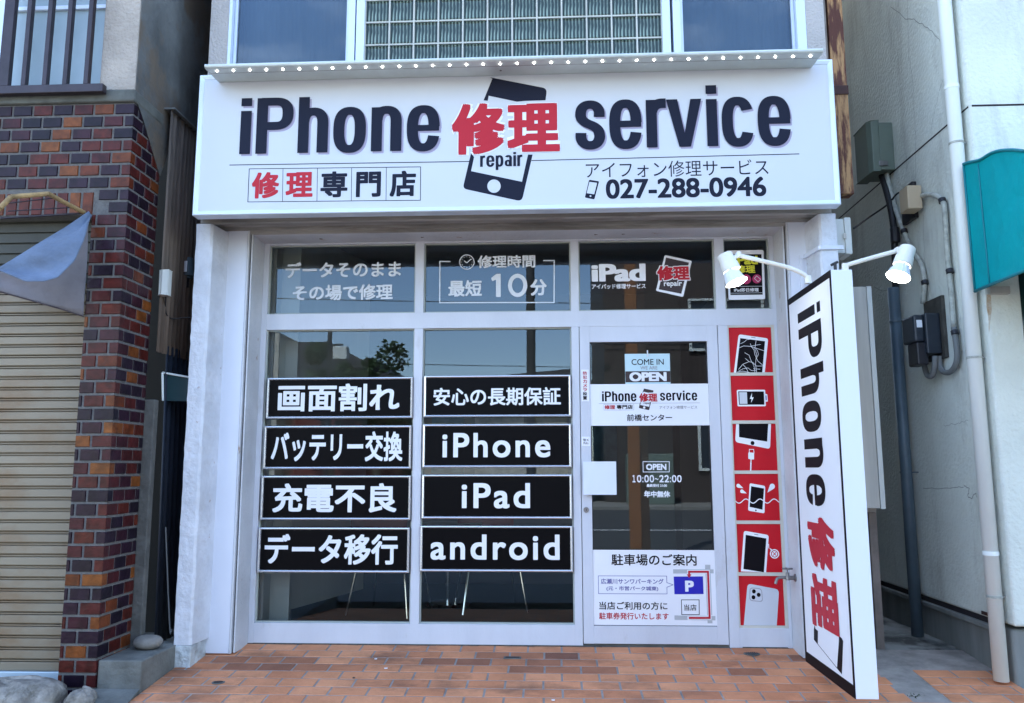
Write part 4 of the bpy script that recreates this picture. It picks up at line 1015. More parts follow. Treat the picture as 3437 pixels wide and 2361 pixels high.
# ================================================================== RIGHT SIDE ITEMS OF THE SHOP
# rusting square duct
t_ = thing('rusty_duct', 'rust eaten square duct running down beside the upper window', 'duct')
YD = -.40
x0, x1 = X(2776, 0, YD), X(2826, 0, YD); z0 = Z(2845, 651, YD)
g = G(); g.box(x0, x1, YD, YD+.09, z0, WT); obj('duct', g, M['rust'], t_, bevel=.004)
g = G(); zz = Z(2820, 303, YD); g.box(x0-.02, x1+.004, YD-.006, YD+.095, zz-.028, zz+.028); obj('bracket', g, M['rustd'], t_, bevel=.003)
# white electric box by the pillar
t_ = thing('electric_box', 'cream electric box with a latch fixed behind the right pillar top', 'box')
YB = -.36; x0 = xpr1+.0005; xa = X(2832, 750, YB); x1 = X(2854, 740, YB); z0, z1 = Z(2840, 850, YB), Z(2830, 735, YB)
g = G(); g.box(x0, xa, YB, YB+.14, z0, z1); obj('case', g, M['cream'], t_, bevel=.003)
g = G(); g.box(xa+.0008, x1, YB-.006, YB+.146, z0-.006, z1+.006); obj('lid', g, M['cream'], t_, bevel=.003)
g = G(); zc = (z0+z1)/2; g.box(xa-.012, xa+.006, YB-.014, YB-.0065, zc-.02, zc+.012); obj('latch', g, M['creamside'], t_, bevel=.001)
# cable trunking on the pillar
t_ = thing('cable_trunking', 'thin white cable trunking crossing the top of the right pillar', 'trunking')
g = G(); zz = Z(2780, 832, YP-.01)
g.box(xpr0, xpr1+.03, YP-.014, YP-.0008, zz-.010, zz+.012)
g.prism([(xpr0-.0, YP-.014), (xpr0, YP+.01), (xpr0-.019, YC-.0), (xpr0-.034, YC-.004), (xpr0-.012, YP-.006)], 2, zz-.010, zz+.012)
xx = X(2681, 860, YC); g.box(xx, xpr0-.034, YC-.014, YC-.0008, zz-.010, zz+.012); g.box(xx, xx+.02, YC-.014, YC-.0008, .9, zz-.011)
obj('trunking', g, M['panel'], t_, bevel=.002)
# tall cream cabinet behind the projecting sign
t_ = thing('tall_cabinet', 'tall narrow cream cabinet on the shop flank behind the projecting sign', 'cabinet')
YQ = -.12; x0, xa, x1 = X(2800, 965, YQ), X(2908, 965, YQ), X(2924, 965, YQ); z0, z1 = Z(2940, 1707, YQ), Z(2890, 963, YQ)
x0 = xpr1+.002
g = G(); g.box(x0, xa-.003, YQ, YQ+.5, z0, z1); obj('case', g, M['creamside'], t_, bevel=.002)
g = G(); g.box(xa, x1, YQ-.004, YQ+.5, z0-.004, z1+.002); obj('lid', g, M['cream'], t_, bevel=.002)
t_ = thing('flank_post', 'aged wooden post standing under the tall cabinet in the alley', 'post')
YQ2 = .02; x0, x1 = X(2927, 1900, YQ2), X(2953, 1900, YQ2); g = G(); g.box(x0, x1, YQ2, YQ2+.06, -.01, z0-.03); obj('post', g, M['gutter'], t_, bevel=.002)
g = G(); g.box(x0-.01, x1, YQ2-.004, YQ2+.064, z0-.029, z0-.006); obj('cap', g, M['creamside'], t_, bevel=.002)
# tap
t_ = thing('water_tap', 'old grey water tap sticking out of the reveal beside the posters', 'tap')
TYp = -.12; bx0 = xf1+.0005
c = at(2662, 1940, TYp); zc = c[2]; dxx = lambda px, py: tuple(at(px, py, TYp))
g = G(); g.cyl((bx0, TYp, zc), (bx0-.006, TYp, zc), .023, .021, 24); g.cyl((bx0-.006, TYp, zc), (bx0-.045, TYp, zc), .011, .013, 16); g.cyl((bx0-.045, TYp, zc-.013), (bx0-.045, TYp, zc+.03), .013, .009, 16)
g.tube([(bx0-.04, TYp, zc), (bx0-.075, TYp, zc+.002), (bx0-.105, TYp-.004, zc-.004), (bx0-.118, TYp-.004, zc-.034)], .0085, 12, 5); obj('body', g, M['steel'], t_, smooth=False, bevel=.001)
g = G(); g.cyl((bx0-.045, TYp, zc+.03), (bx0-.045, TYp, zc+.048), .004); g.box(bx0-.075, bx0-.015, TYp-.007, TYp+.007, zc+.046, zc+.056); g.box(bx0-.052, bx0-.038, TYp-.03, TYp+.03, zc+.0465, zc+.0555); obj('handle', g, M['steel'], t_, bevel=.003)

# ================================================================== RIGHT BUILDING
XW = 2.355; YW = -.595
rb = thing('stucco_building', 'pale green stucco neighbour building with cement plinth on the right', 'building')
zpl = atX(3137, 2013, XW)[2]-.03
g = G(); g.box(XW, XW+8, YW, 9, zpl+.03, 9.0)
obj('wall', g, M['rstucco'], rb, bevel=.015, seg=3)
g = G(); g.box(XW+.012, XW+7.9, YW+.05, 9, -.3, zpl+.03-.022); obj('plinth', g, M['plinth'], rb, bevel=.02, seg=4)
g = G(); g.box(XW-.012, XW+.011, YW+.16, 8.9, zpl-.028, zpl-.002); obj('ledge', g, M['plinth'], rb, bevel=.003)
g = G(); g.box(XW+.013, XW+.02, YW+.16, 8.9, zpl-.001, zpl+.0295); obj('drip_gap', g, M['joint'], rb)
zg = at(3249, 356, YW)[2]; zg2 = atX(2809, 733, XW)[2]
def wallstrip(pts, wd, m, name, parent, depth=.0012):
    """thin raised/inked line following points (y,z) on the side wall"""
    g = G()
    for i, (a_, c_) in enumerate(zip(pts, pts[1:])):
        dy, dz = c_[0]-a_[0], c_[1]-a_[1]; l = math.hypot(dy, dz) or 1; ny, nz = -dz/l*wd, dy/l*wd; xx = XW-depth-(i % 2)*.0003
        g.add([(xx, a_[0]+ny, a_[1]+nz), (xx, a_[0]-ny, a_[1]-nz), (xx, c_[0]-ny, c_[1]-nz), (xx, c_[0]+ny, c_[1]+nz)], [(0, 1, 2, 3)])
    return obj(name, g, M[m], parent)
wallstrip([(YW+.012, zg), (8, zg)], .0055, 'joint', 'wall_joint', rb)
g = G(); g.box(XW+.012, XW+7, YW-.0012, YW-.0004, zg-.0055, zg+.0055); obj('wall_joint', g, M['joint'], rb)
wx = lambda px, py: tuple(atX(px, py, XW)[[1, 2]])
rk = random.Random(5)
def crackline(P, wd=.0016):
    wd *= .75
    W = [wx(*p) for p in P]; Q = []
    for a_, c_ in zip(W, W[1:]):
        for k in range(5):
            t = k/5; Q.append((a_[0]+(c_[0]-a_[0])*t+rk.uniform(-.006, .006), a_[1]+(c_[1]-a_[1])*t+rk.uniform(-.006, .006)))
    Q.append(W[-1]); wallstrip(Q, wd, 'crack', 'crack', rb)
crackline([(2990, 24), (3041, 62), (3075, 68), (3108, 92), (3140, 118), (3155, 140)], .0022)
crackline([(3046, 0), (3047, 60), (3050, 180), (3062, 260), (3068, 370), (3075, 480), (3073, 600)], .0016)
crackline([(3164, 270), (3140, 360), (3124, 450)], .0014)
crackline([(3100, 720), (3102, 840), (3106, 940)], .0013)
crackline([(3098, 1640), (3150, 1642), (3200, 1640), (3235, 1636)], .0022)
crackline([(3235, 1630), (3255, 1640), (3248, 1665), (3262, 1672), (3275, 1655), (3280, 1670)], .003)
crackline([(3170, 1432), (3195, 1425), (3230, 1418), (3250, 1412)], .0014)
crackline([(2935, 962), (2960, 978), (2985, 975)], .0016)
g = G(); c0, c1 = wx(3297, 2054), wx(3322, 2066); g.box(XW-.006, XW-.0005, min(c0[0], c1[0]), max(c0[0], c1[0]), c1[1]-.006, c0[1]+.006); obj('steel_tab', g, M['rustd'], rb)
# shop opening on its front with dark recess to the right of the corner pier
xo = X(3418, 935, YW); g = G(); g.box(xo, xo+4, YW-.002, YW-.0005, .35, Z(3418, 800, YW)); obj('shop_opening', g, mat('dark green glazing', (.012,.03,.028), .12), rb)
g = G(); c0 = at(3330, 1005, YW-.0015); 
def stain(px, m_, name):
    v, f = loops_mesh([[tuple(at(x, y, YW)[[0, 2]]) for x, y in px]]); g = G(); g.add([(x, YW-.0016, z) for x, z in v], f); obj(name, g, m_, rb)
stain([(3311, 988), (3325, 989), (3328, 1040), (3322, 1090), (3319, 1120), (3316, 1060), (3310, 1030)], mat('rust stain', (.42,.30,.19), .8, col2=(.60,.60,.53), vscale=26), 'rust_stain')
g = G(); c0, c1 = at(3312, 966, YW), at(3382, 990, YW); g.box(c0[0], c1[0], YW-.03, YW-.0005, c1[2], c0[2]); obj('awning_bracket', g, M['creamside'], rb, bevel=.002)

# downpipes
def pipe(px_top, px_bot, Xp, rad, m_, label, name='downpipe', clips=(), ztop=None, cat='pipe', grp=None):
    t_ = thing(name, label, cat, grp)
    a_ = atX(*px_top, Xp); b_ = atX(*px_bot, Xp); a_[1] = b_[1]
    if ztop: a_[2] = ztop
    z0_ = b_[2]
    g = G(); g.cyl((Xp, b_[1], z0_), (Xp, b_[1], a_[2]), rad, n=28); o = obj('pipe', g, M[m_], t_, smooth=False)
    for f_ in o.data.polygons: f_.use_smooth = len(f_.vertices) == 4
    for py in clips:
        zc = atX(px_bot[0]+(py-px_bot[1])*(px_bot[0]-px_top[0])/(px_bot[1]-px_top[1]), py, Xp)[2]
        g = G(); g.cyl((Xp, b_[1], zc-.006), (Xp, b_[1], zc+.006), rad+.003, n=28); g.box(Xp, XW+.001, b_[1]-.006, b_[1]+.006, zc-.004, zc+.004); obj('clip', g, M[m_] if m_ != 'pvc' else M['conduit'], t_)
    return t_, b_
pp, b_ = pipe((3178, 150), (3361, 2286), 2.30, .037, 'pvc', 'white downpipe on the corner of the stucco building', clips=(485, 1202, 2003), ztop=9)
for py in (293, 1851):
    zc = atX(3361-(2286-py)*.0857, py, 2.30)[2]; g = G(); g.cyl((2.30, b_[1], zc-.02), (2.30, b_[1], zc), .0395, n=28); obj('collar', g, M['pvc'], pp)
t2, b2 = pipe((3006, 963), (3081, 2146), 2.28, .036, 'pipegrey', 'grey blue pipe standing against the alley wall', clips=(1077, 1586))
# green cabinet
Gf = C(2600, 0, 1.773)
t_ = thing('meter_cabinet', 'green grey metal cabinet high on the alley wall', 'cabinet')
yb0 = wx(3000, 480)[0]; zt_, zbm = wx(3000, 405)[1], wx(3000, 575)[1]
xo_ = at(*Gf(560, 860), yb0)[0]
yb1 = atX(*Gf(475, 860), xo_)[1]
g = G(); g.box(xo_+.07, XW-.001, yb0, yb1, zbm, zt_); cs = obj('case', g, M['greenbox'], t_, bevel=.006)
g = G(); g.prism([(xo_+.068, yb0-.008), (xo_+.02, yb0-.008), (xo_, yb0+.03), (xo_, yb1), (xo_+.068, yb1)], 2, zbm-.012, zt_+.008); obj('cover', g, M['greenbox'], t_, bevel=.006)
g = G(); c = at(*Gf(645, 975), yb0); g.box(c[0]-.03, c[0]+.03, yb0-.012, yb0-.0005, c[2]-.018, c[2]+.018); obj('latch', g, M['steel'], t_, bevel=.004)
# conduits and cables on the wall
def wallpath(P, off): 
    return [tuple(atX(px, py, XW-off)) for px, py in P]
t_ = thing('conduit', 'flaking white conduit curving down from the green cabinet to the dark meter', 'conduit')
g = G(); g.tube(wallpath([(2975, 578), (2988, 640), (3012, 720), (3036, 785), (3062, 842), (3088, 880), (3099, 915), (3102, 955), (3098, 1020)], .03), .0155, 12, 5); obj('tube', g, M['conduit'], t_, smooth=True)
for p in ((3034, 778), (3103, 950)):
    c = Vector(atX(*p, XW-.03)); g = G(); g.cyl(c-Vector((0, .008, .012)), c+Vector((0, .0, .012)), .021); obj('clip', g, M['blackplastic'], t_)
t_ = thing('conduit', 'flaking white conduit bending over beside the beige cover and down to the meter', 'conduit')
g = G(); g.tube(wallpath([(3083, 662), (3110, 655), (3140, 657), (3160, 672), (3170, 700), (3176, 800), (3184, 900), (3195, 1010), (3201, 1100)], .03), .0155, 12, 5); obj('tube', g, M['conduit'], t_, smooth=True)
g = G(); g.tube(wallpath([(3201, 1100), (3210, 1160), (3212, 1210), (3195, 1245), (3170, 1250), (3155, 1230), (3153, 1195)], .03), .0165, 12, 5); obj('loop', g, M['conduitd'], t_, smooth=True)
for p in ((3162, 675), (3187, 912), (3204, 1118)):
    c = Vector(atX(*p, XW-.03)); g = G(); g.cyl(c-Vector((0, .008, .012)), c+Vector((0, .0, .012)), .021); obj('clip', g, M['blackplastic'], t_)
t_ = thing('cable', 'thick black cable bundle dropping from the green cabinet to the grey pipe', 'cable')
g = G(); g.tube(wallpath([(2960, 590), (2975, 640), (2990, 700), (3000, 770), (3003, 840), (3005, 905), (3006, 965)], .05), .022, 12, 5); obj('bundle', g, M['wire'], t_, smooth=True)
g = G(); c = Vector(atX(3004, 790, XW-.05)); g.cyl(c-Vector((0, 0, .05)), c+Vector((0, 0, .05)), .030, n=16); obj('sleeve', g, M['blackplastic'], t_, bevel=.004)
t_ = thing('cable', 'thin black cable sagging from the electric box to the beige cover', 'cable')
g = G(); p0 = at(2866, 767, -.3); g.tube([tuple(p0), tuple(atX(2920, 728, 2.2)), tuple(atX(2975, 690, XW-.06)), tuple(atX(3015, 648, XW-.03)), tuple(atX(3036, 655, XW-.02))], .006, 8, 5); obj('wire', g, M['wire'], t_, smooth=True)
t_ = thing('cable', 'thin grey cable beside the second conduit down the wall', 'cable')
g = G(); g.tube(wallpath([(3174, 680), (3181, 760), (3187, 880), (3195, 960), (3204, 1080)], .008), .004, 8, 4); obj('wire', g, M['wire'], t_, smooth=True)
# beige cover on black bracket
t_ = thing('junction_cover', 'beige junction cover on a black bracket on the alley wall', 'junction box')
c0, c1 = wx(3036, 640), wx(3084, 720)
g = G(); g.box(XW-.03, XW-.001, min(c0[0], c1[0]), max(c0[0], c1[0]), c1[1]-.02, c0[1]); obj('bracket', g, M['blackplastic'], t_, bevel=.003)
a_ = atX(3037, 640, XW-.09); b_ = atX(3066, 700, XW-.09)
g = G(); g.box(XW-.12, XW-.031, b_[1]-.0, a_[1]+.02, b_[2], a_[2]); obj('cover', g, M['beige'], t_, bevel=.006)
# dark meter
t_ = thing('electric_meter', 'dark navy electric meter on a worn backboard on the alley wall', 'meter')
c0, c1 = wx(3110, 1005), wx(3187, 1200)
g = G(); zb = c1[1]; zt2 = wx(3150, 1000)[1]; g.box(XW-.022, XW-.001, c1[0], c0[0], zb, zt2); obj('backboard', g, M['board'], t_, bevel=.002)
xm_ = XW-.15; yn = c1[0]+.03
g = G(); zz1 = atX(3130, 1030, xm_)[2]; zz0 = atX(3120, 1190, xm_)[2]; g.box(xm_+.04, XW-.0225, yn, c0[0]-.03, zz0+.02, zz1); obj('case', g, M['meter'], t_, bevel=.008)
g = G(); zc = zz1-.17; g.box(xm_-.02, xm_+.039, yn+.02, c0[0]-.01, zc, zz1-.006); obj('glass_cover', g, M['meter'], t_, bevel=.012)
g = G(); g.box(xm_-.008, xm_+.06, yn+.03, c0[0]-.04, zc-.14, zc-.002); obj('terminal_box', g, M['blackplastic'], t_, bevel=.01)
g = G(); g.box(xm_-.004, xm_+.028, yn+.0175, yn+.0195, zz1-.085, zz1-.04); obj('display', g, M['vinyl'], t_)
t_ = thing('conduit', 'grey conduit loop hanging below the dark meter at left', 'conduit')
g = G(); g.tube(wallpath([(3103, 1170), (3102, 1220), (3112, 1258), (3128, 1262), (3137, 1235), (3138, 1195)], .06), .0165, 12, 5); obj('loop', g, M['conduitd'], t_, smooth=True)

# teal awning
t_ = thing('teal_awning', 'teal canvas dome awning over the neighbour shop at the right edge', 'awning')
Aw = C(2950, 400, 2.2793)
XA = at(*Aw(740, 1318), YW-.02)[0]
pts = [tuple(atX(*Aw(x, y), XA)[[1, 2]]) for x, y in [(652, 345), (700, 330), (760, 318), (800, 300), (850, 268), (900, 248), (960, 238), (1040, 236), (1110, 244)]]
low = [tuple(atX(*Aw(x, y), XA)[[1, 2]]) for x, y in [(1110, 1180), (740, 1318)]]
yfar, yend = -1.75, pts[-1][0]
zlow = low[1][1]
top = pts+[(yend-.12, pts[-1][1]-.06), (yend-.25, pts[-1][1]-.22), (yend-.34, pts[-1][1]-.5), (yend-.38, zlow)]
poly = top+[(low[1][0], zlow)]
def sidept(y, z, bul=0): return (XA-bul, y, z)
v, f = loops_mesh([poly]); g = G(); g.add([(XA, y, z) for y, z in v], f); obj('side_panel', g, M['teal'], t_)
g = G(); n_ = len(top)
V = [(XA, y, z) for y, z in top]+[(XA+3.2, y, z) for y, z in top]; g.add(V, [(i, i+1, i+1+n_, i+n_) for i in range(n_-1)]); obj('canopy', g, M['teal'], t_, smooth=True)
g = G(); g.tube([(XA-.004, y, z) for y, z in top[:9]], .008, 8, 3); g.tube([(XA-.004, y, z) for y, z in ((low[1][0], zlow), (top[-1][0], zlow))], .009, 8, 0); g.tube([(XA-.004, pts[0][0], pts[0][1]), (XA-.004, low[1][0]+0, zlow)], .006, 8, 0); obj('hem', g, M['teald'], t_, smooth=True)
g = G(); yv = pts[2][0]; g.tube([(XA-.002, yv, pts[2][1]-.02), (XA-.004, yv-.005, (pts[2][1]+zlow)/2), (XA-.002, yv-.01, zlow)], .004, 6, 3); obj('seam', g, M['teald'], t_, smooth=True)

# ================================================================== LEFT BUILDING
YBk = -.80; XBk = X(335, 2050, YBk)
lbn = thing('brick_building', 'left neighbour building with glazed brown brick tiles and cream shutter bay', 'building')
ztopb = Z(440, 345, YBk)
zwin0 = Z(300, 318, YBk)
shx = X(301, 750, YBk)-.003; shx_b = X(203, 2250, YBk); shx = (shx+shx_b)/2
shz = Z(250, 722, YBk)
zbase = -.17
XFAR = -5.2
# mortar bodies
g = G(); mth = .30; yb = YBk+.004
g.box(shx, XBk-.004, yb, YBk+.33, zbase, ztopb); g.box(XFAR, shx, yb, YBk+.33, shz, ztopb)
obj('wall', g, M['mortar'], lbn)
# bricks
pitch = .0715; bw, bh = .1065, .0595; jw = .0115
rb_ = random.Random(11); g = G()
def tone():
    r = rb_.random()
    return rb_.uniform(0, .3) if r < .46 else rb_.uniform(.3, .66) if r < .86 else rb_.uniform(.74, 1.0)
nrow = int((ztopb-zbase)/pitch)+1
def fbrick(x0, x1, z0, z1, t):
    if x1-x0 < .012: return
    b_ = .003
    V = [(x0, YBk+.005, z0), (x1, YBk+.005, z0), (x1, YBk+.005, z1), (x0, YBk+.005, z1), (x0+b_, YBk-.002, z0+b_), (x1-b_*(x1 < XBk-.001), YBk-.002, z0+b_), (x1-b_*(x1 < XBk-.001), YBk-.002, z1-b_), (x0+b_, YBk-.002, z1-b_)]
    g.add(V, [(4, 5, 6, 7), (0, 1, 5, 4), (1, 2, 6, 5), (2, 3, 7, 6), (3, 0, 4, 7)], t)
def sbrick(y0, y1, z0, z1, t):
    if y1-y0 < .012: return
    b_ = .003; e0 = 0 if y0 < YBk+.001 else b_
    V = [(XBk-.005, y0, z0), (XBk-.005, y1, z0), (XBk-.005, y1, z1), (XBk-.005, y0, z1), (XBk+.002, y0+e0, z0+b_), (XBk+.002, y1-b_, z0+b_), (XBk+.002, y1-b_, z1-b_), (XBk+.002, y0+e0, z1-b_)]
    g.add(V, [(4, 5, 6, 7), (0, 1, 5, 4), (1, 2, 6, 5), (2, 3, 7, 6), (3, 0, 4, 7)], t)
for r in range(nrow):
    z1 = ztopb-.006-r*pitch; z0 = z1-bh
    if z0 < zbase: break
    par = r % 2; ct = tone(); 
    # corner piece: long on the front on even rows, long on the side on odd rows
    lf, ls = (bw, .048) if par == 0 else (.048, bw)
    solder = shz < z0 < shz+.135
    xl = XFAR if z0 > shz-.001 else shx
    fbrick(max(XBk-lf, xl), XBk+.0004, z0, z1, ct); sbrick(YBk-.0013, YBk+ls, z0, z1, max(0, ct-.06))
    x = XBk-lf-jw
    while x > xl:
        if solder and x-bw < shx+.02: break
        fbrick(max(x-bw, xl), x, z0, z1, tone()); x -= bw+jw
    y = YBk+ls+jw
    while y < YBk+.325:
        sbrick(y, min(y+bw, YBk+.33), z0, z1, tone()); y += bw+jw
# soldier course over the shutter
x = shx+.0; zs0 = shz+.004
while x > XFAR: fbrick(x-bh, x, zs0, zs0+.125, rb_.uniform(.55, .95)); x -= bh+.013
obj('brick_facing', g, M['brick'], lbn)
# upper render
g = G(); xw_r = X(345, 150, YBk); zwt = zwin0+1.6
g.box(xw_r, XBk, YBk-.004, YBk+.33, ztopb+.075, 8.2); g.box(XFAR, xw_r-.0005, YBk-.003, YBk+.33, zwt, 8.2)
obj('stucco_pier', g, M['stucco_l'], lbn, bevel=.006)
g = G(); g.box(XFAR, XBk+.01, YBk-.02, YBk+.33, ztopb+.001, ztopb+.074); obj('sill', g, M['sill'], lbn, bevel=.012)
# flank: stained render above the corrugate
zrag = atX(575.6, 421.8, XBk)[2]
g = G(); g.box(XBk-.25, XBk-.001, YBk+.3305, 9, zrag+.02, 8.2)
P = [(YBk+.0, ztopb+.03), (YBk+.10, ztopb-.06), (YBk+.2, ztopb-.17), (YBk+.33, ztopb-.31), (YBk+.5, zrag), (YBk+.5, 8.1), (YBk, 8.1)]
g.prism([(y, z) for y, z in P], 0, XBk+.0025, XBk+.006)
obj('flank_wall', g, M['stucco_d'], lbn)
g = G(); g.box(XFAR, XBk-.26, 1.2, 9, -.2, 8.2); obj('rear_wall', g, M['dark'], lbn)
g = G(); g.box(XFAR, XBk+.02, YBk-.05, 9, 8.21, 8.4); obj('roof', g, M['roof'], lbn)
# window with bars
g = G(); yw = YBk+.05
g.box(XFAR, xw_r-.001, yw, yw+.05, ztopb+.0745, ztopb+.10); zb_h = Z(100, 26, yw); g.box(XFAR, xw_r-.001, yw, yw+.045, zb_h-.016, zb_h+.008); xx0 = X(12, 150, yw); g.box(xx0-.05, xx0, yw-.004, yw+.05, ztopb+.08, zwt)
g.box(XFAR, xw_r-.001, yw, yw+.05, zwt-.05, zwt-.001); wn = obj('window', g, M['winframe'], lbn, bevel=.002)
g = G(); g.box(XFAR, xw_r-.001, yw+.02, yw+.028, ztopb+.1, zwt-.05); obj('pane', g, M['frost'], wn)
t_ = thing('window_grille', 'dark bronze bar grille across the left upper window', 'grille')
yg = YBk-.06; g = G()
zbr = Z(200, 300, yg); xr = X(348, 300, yg)
g.box(XFAR, xr, yg-.012, yg+.03, zbr-.024, zbr+.024); obj('rail', g, M['bars'], t_, bevel=.003)
for px in (25, 92, 162, 229.5, 299.5):
    xb = X(px, 147, yg); hw = .030 if px == 25 else .013
    g = G(); g.box(xb-hw, xb+hw, yg-.010, yg+.022, zbr+.0245, zbr+1.7); obj('bar', g, M['bars'], t_, bevel=.002)
# shutter: ribbed roller
t_ = thing('roller_shutter', 'stained cream roller shutter closed under the torn awning', 'shutter')
ysh = YBk+.13; zs_b = Z(100, 2252, ysh); zs_t = shz+.05; sp = .0625
prof = []
z = zs_b; sp = .0600
while z < zs_t:
    prof += [(ysh, z+.0), (ysh-.004, z+.004), (ysh-.004, z+.040), (ysh, z+.043), (ysh+.022, z+.0432), (ysh+.022, z+.0482), (ysh+.001, z+.0488), (ysh+.001, z+.0540), (ysh+.020, z+.0545), (ysh+.020, z+.0596)]
    z += sp
V = [(XFAR, y, z) for y, z in prof]+[(shx+.02, y, z) for y, z in prof]; k = len(prof)
g = G(); g.add(V, [(j, j+1, j+1+k, j+k) for j in range(k-1)]); obj('curtain', g, M['shutter'], t_)
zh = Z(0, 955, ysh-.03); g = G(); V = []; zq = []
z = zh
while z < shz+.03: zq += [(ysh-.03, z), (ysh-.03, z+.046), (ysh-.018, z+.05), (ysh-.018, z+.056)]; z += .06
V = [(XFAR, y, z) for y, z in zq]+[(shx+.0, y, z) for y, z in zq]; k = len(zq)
g.add(V, [(j, j+1, j+1+k, j+k) for j in range(k-1)]); obj('shadow_slats', g, mat('dark olive hood', (.05,.052,.042), .6, var=.4, vscale=4), t_)  # added ribs whose dark colour stands for awning shade on the shutter top
g = G(); g.box(XFAR, shx-.002, ysh-.02, ysh+.02, zs_b-.075, zs_b-.002); obj('bottom_rail', g, M['rail'], t_, bevel=.003)
g = G(); g.box(shx-.001, shx+.03, ysh-.0, ysh+.05, zbase, shz) ; obj('guide', g, M['bars'], t_)
# torn awning
Q4 = C(0, 600, 3.192)
t_ = thing('torn_awning', 'torn blue awning cloth hanging from a rusted hoop over the shutter', 'awning')
ya = YBk-.12
hp = [tuple(at(*Q4(x, y), Y)) for x, y, Y in ((-60, 360, ya-.34), (0, 315, ya-.33), (120, 195, ya-.30), (320, 180, ya-.24), (520, 163, ya-.18), (660, 240, ya-.08), (900, 365, YBk-.006))]
g = G()
for a_, c_ in zip(hp, hp[1:]): g.cyl(a_, c_, .0125, n=10)
obj('hoop', g, M['hoop'], t_)
g = G(); g.cyl(at(*Q4(60, 268), ya-.2), at(*Q4(600, 205), ya-.1), .003, n=6); g.cyl(at(*Q4(80, 350), ya-.2), at(*Q4(840, 305), ya+.06), .003, n=6); g.cyl(at(*Q4(0, 425), ya-.2), at(*Q4(900, 372), YBk-.01), .006, n=6); obj('stay', g, M['bars'], t_)
def ruled(A_, B_, nu, nv, fold=0.0):
    """cloth between two outlines"""
    def samp(P, t):
        s_ = t*(len(P)-1); i = min(int(s_), len(P)-2); w_ = s_-i; return Vector(P[i])*(1-w_)+Vector(P[i+1])*w_
    def fn(u, v):
        p = samp(A_, u)*(1-v)+samp(B_, u)*v
        return (p.x, p.y+fold*math.sin(u*9+v*4)*math.sin(v*math.pi), p.z)
    g = G(); g.grid(fn, nu, nv); return g
T_ = [tuple(at(*Q4(x, y), Y)) for x, y, Y in ((948, 350, YBk-.01), (700, 520, ya-.03), (400, 700, ya-.12), (200, 825, ya-.18), (0, 945, ya-.26), (-60, 975, ya-.28))]
B2 = [tuple(at(*Q4(x, y), Y)) for x, y, Y in ((975, 400, YBk-.012), (900, 660, ya-.07), (800, 880, ya-.14), (620, 1058, ya-.22), (480, 1100, ya-.26), (270, 1105, ya-.30), (0, 990, ya-.30), (-60, 960, ya-.30))]
obj('cloth', ruled(T_, B2, 40, 16, .035), M['cloth1'], t_, smooth=True, solid=.002)
T2 = [tuple(at(*Q4(x, y), Y)) for x, y, Y in ((950, 420, YBk-.0105), (700, 800, YBk-.04), (400, 960, YBk-.06), (0, 1000, YBk-.08), (-60, 1000, YBk-.08))]
B3 = [tuple(at(*Q4(x, y), Y)) for x, y, Y in ((893, 1478, YBk-.0105), (700, 1412, YBk-.02), (450, 1340, YBk-.04), (0, 1212, YBk-.06), (-60, 1190, YBk-.06))]
obj('valance', ruled(T2, B3, 30, 12, .008), M['cloth2'], t_, smooth=True, solid=.002)
g = G(); g.tube(B3, .004, 6, 3); obj('valance_cord', g, M['bars'], t_)
B4 = [tuple(at(*Q4(x, y), Y)) for x, y, Y in ((620, 1068, ya-.21), (470, 1118, ya-.25), (260, 1122, ya-.28), (10, 1010, ya-.29))]
# gap: post, corrugated sheets, leaning bars
YG0 = YBk+.335
t_ = thing('corner_post', 'rough cement post at the back edge of the brick corner', 'post')
x0, x1 = X(443, 2000, YG0), X(478, 2000, YG0); zz = Z(500, 1400, YG0)
g = G(); g.box(XBk-.02, XBk+.055, YG0, YG0+.05, .05, zz+.1); obj('post', g, M['post'], t_, bevel=.006)
def corr(x0_, y0, y1, z0, z1, amp, per, m_, par, name, lean=0):
    n_ = int((y1-y0)/per*8)
    g = G(); g.grid(lambda u, v: (x0_+lean*v+amp*math.sin(u*(y1-y0)/per*2*math.pi), y0+u*(y1-y0), z0+v*(z1-z0)), n_, 1); return obj(name, g, m_, par, smooth=True, solid=.001)
t_ = thing('corrugated_cladding', 'weathered brown corrugated cladding in the gap beside the brick corner', 'cladding')
zc0 = Z(540, 1180, YG0)
corr(XBk+.045, YG0-.0, 2.6, zc0, zrag+.05, .010, .05, M['corr'], t_, 'sheet')
g = G(); g.box(XBk+.0, XBk+.075, YG0-.01, 2.6, zrag+.052, zrag+.062); obj('flashing', g, M['conduitd'], t_)
t_ = thing('corrugated_sheet', 'dark blue corrugated sheets leaning upright in the gap under the cladding', 'sheet')
corr(XBk+.075, YG0+.12, 1.6, .06, zc0+.05, .007, .06, M['corrd'], t_, 'sheet', -.03)
t_ = thing('gap_light_stop', 'added black sheet keeping sunlight out of the back of the narrow gap', 'light blocker')
g = G(); g.box(XBk+.005, xpl0+.09, 2.7, 2.75, -.1, 6); obj('board', g, M['dark'], t_)  # added to stop sunlight passing through the open gap
t_ = thing('leaning_bar', 'thin pale bar leaning in the dark gap nearest the white pillar', 'bar', 'bars leaning in the gap')
g = G(); g.tube([at(556, 1770, -.30), at(563, 1950, -.32), at(571, 2118, -.34), at(577, 2112, -.34)], .0045, 8, 3); obj('bar', g, M['conduitd'], t_)
t_ = thing('leaning_bar', 'flat pale strip leaning in the gap beside the cement post', 'bar', 'bars leaning in the gap')
a_, b_ = at(511, 1480, -.42), at(479, 2122, -.42); g = G(); g.prism([(a_[0]-.006, a_[2]), (a_[0]+.006, a_[2]), (b_[0]+.009, b_[2]), (b_[0]-.009, b_[2])], 1, -.42, -.412); obj('bar', g, M['conduitd'], t_)
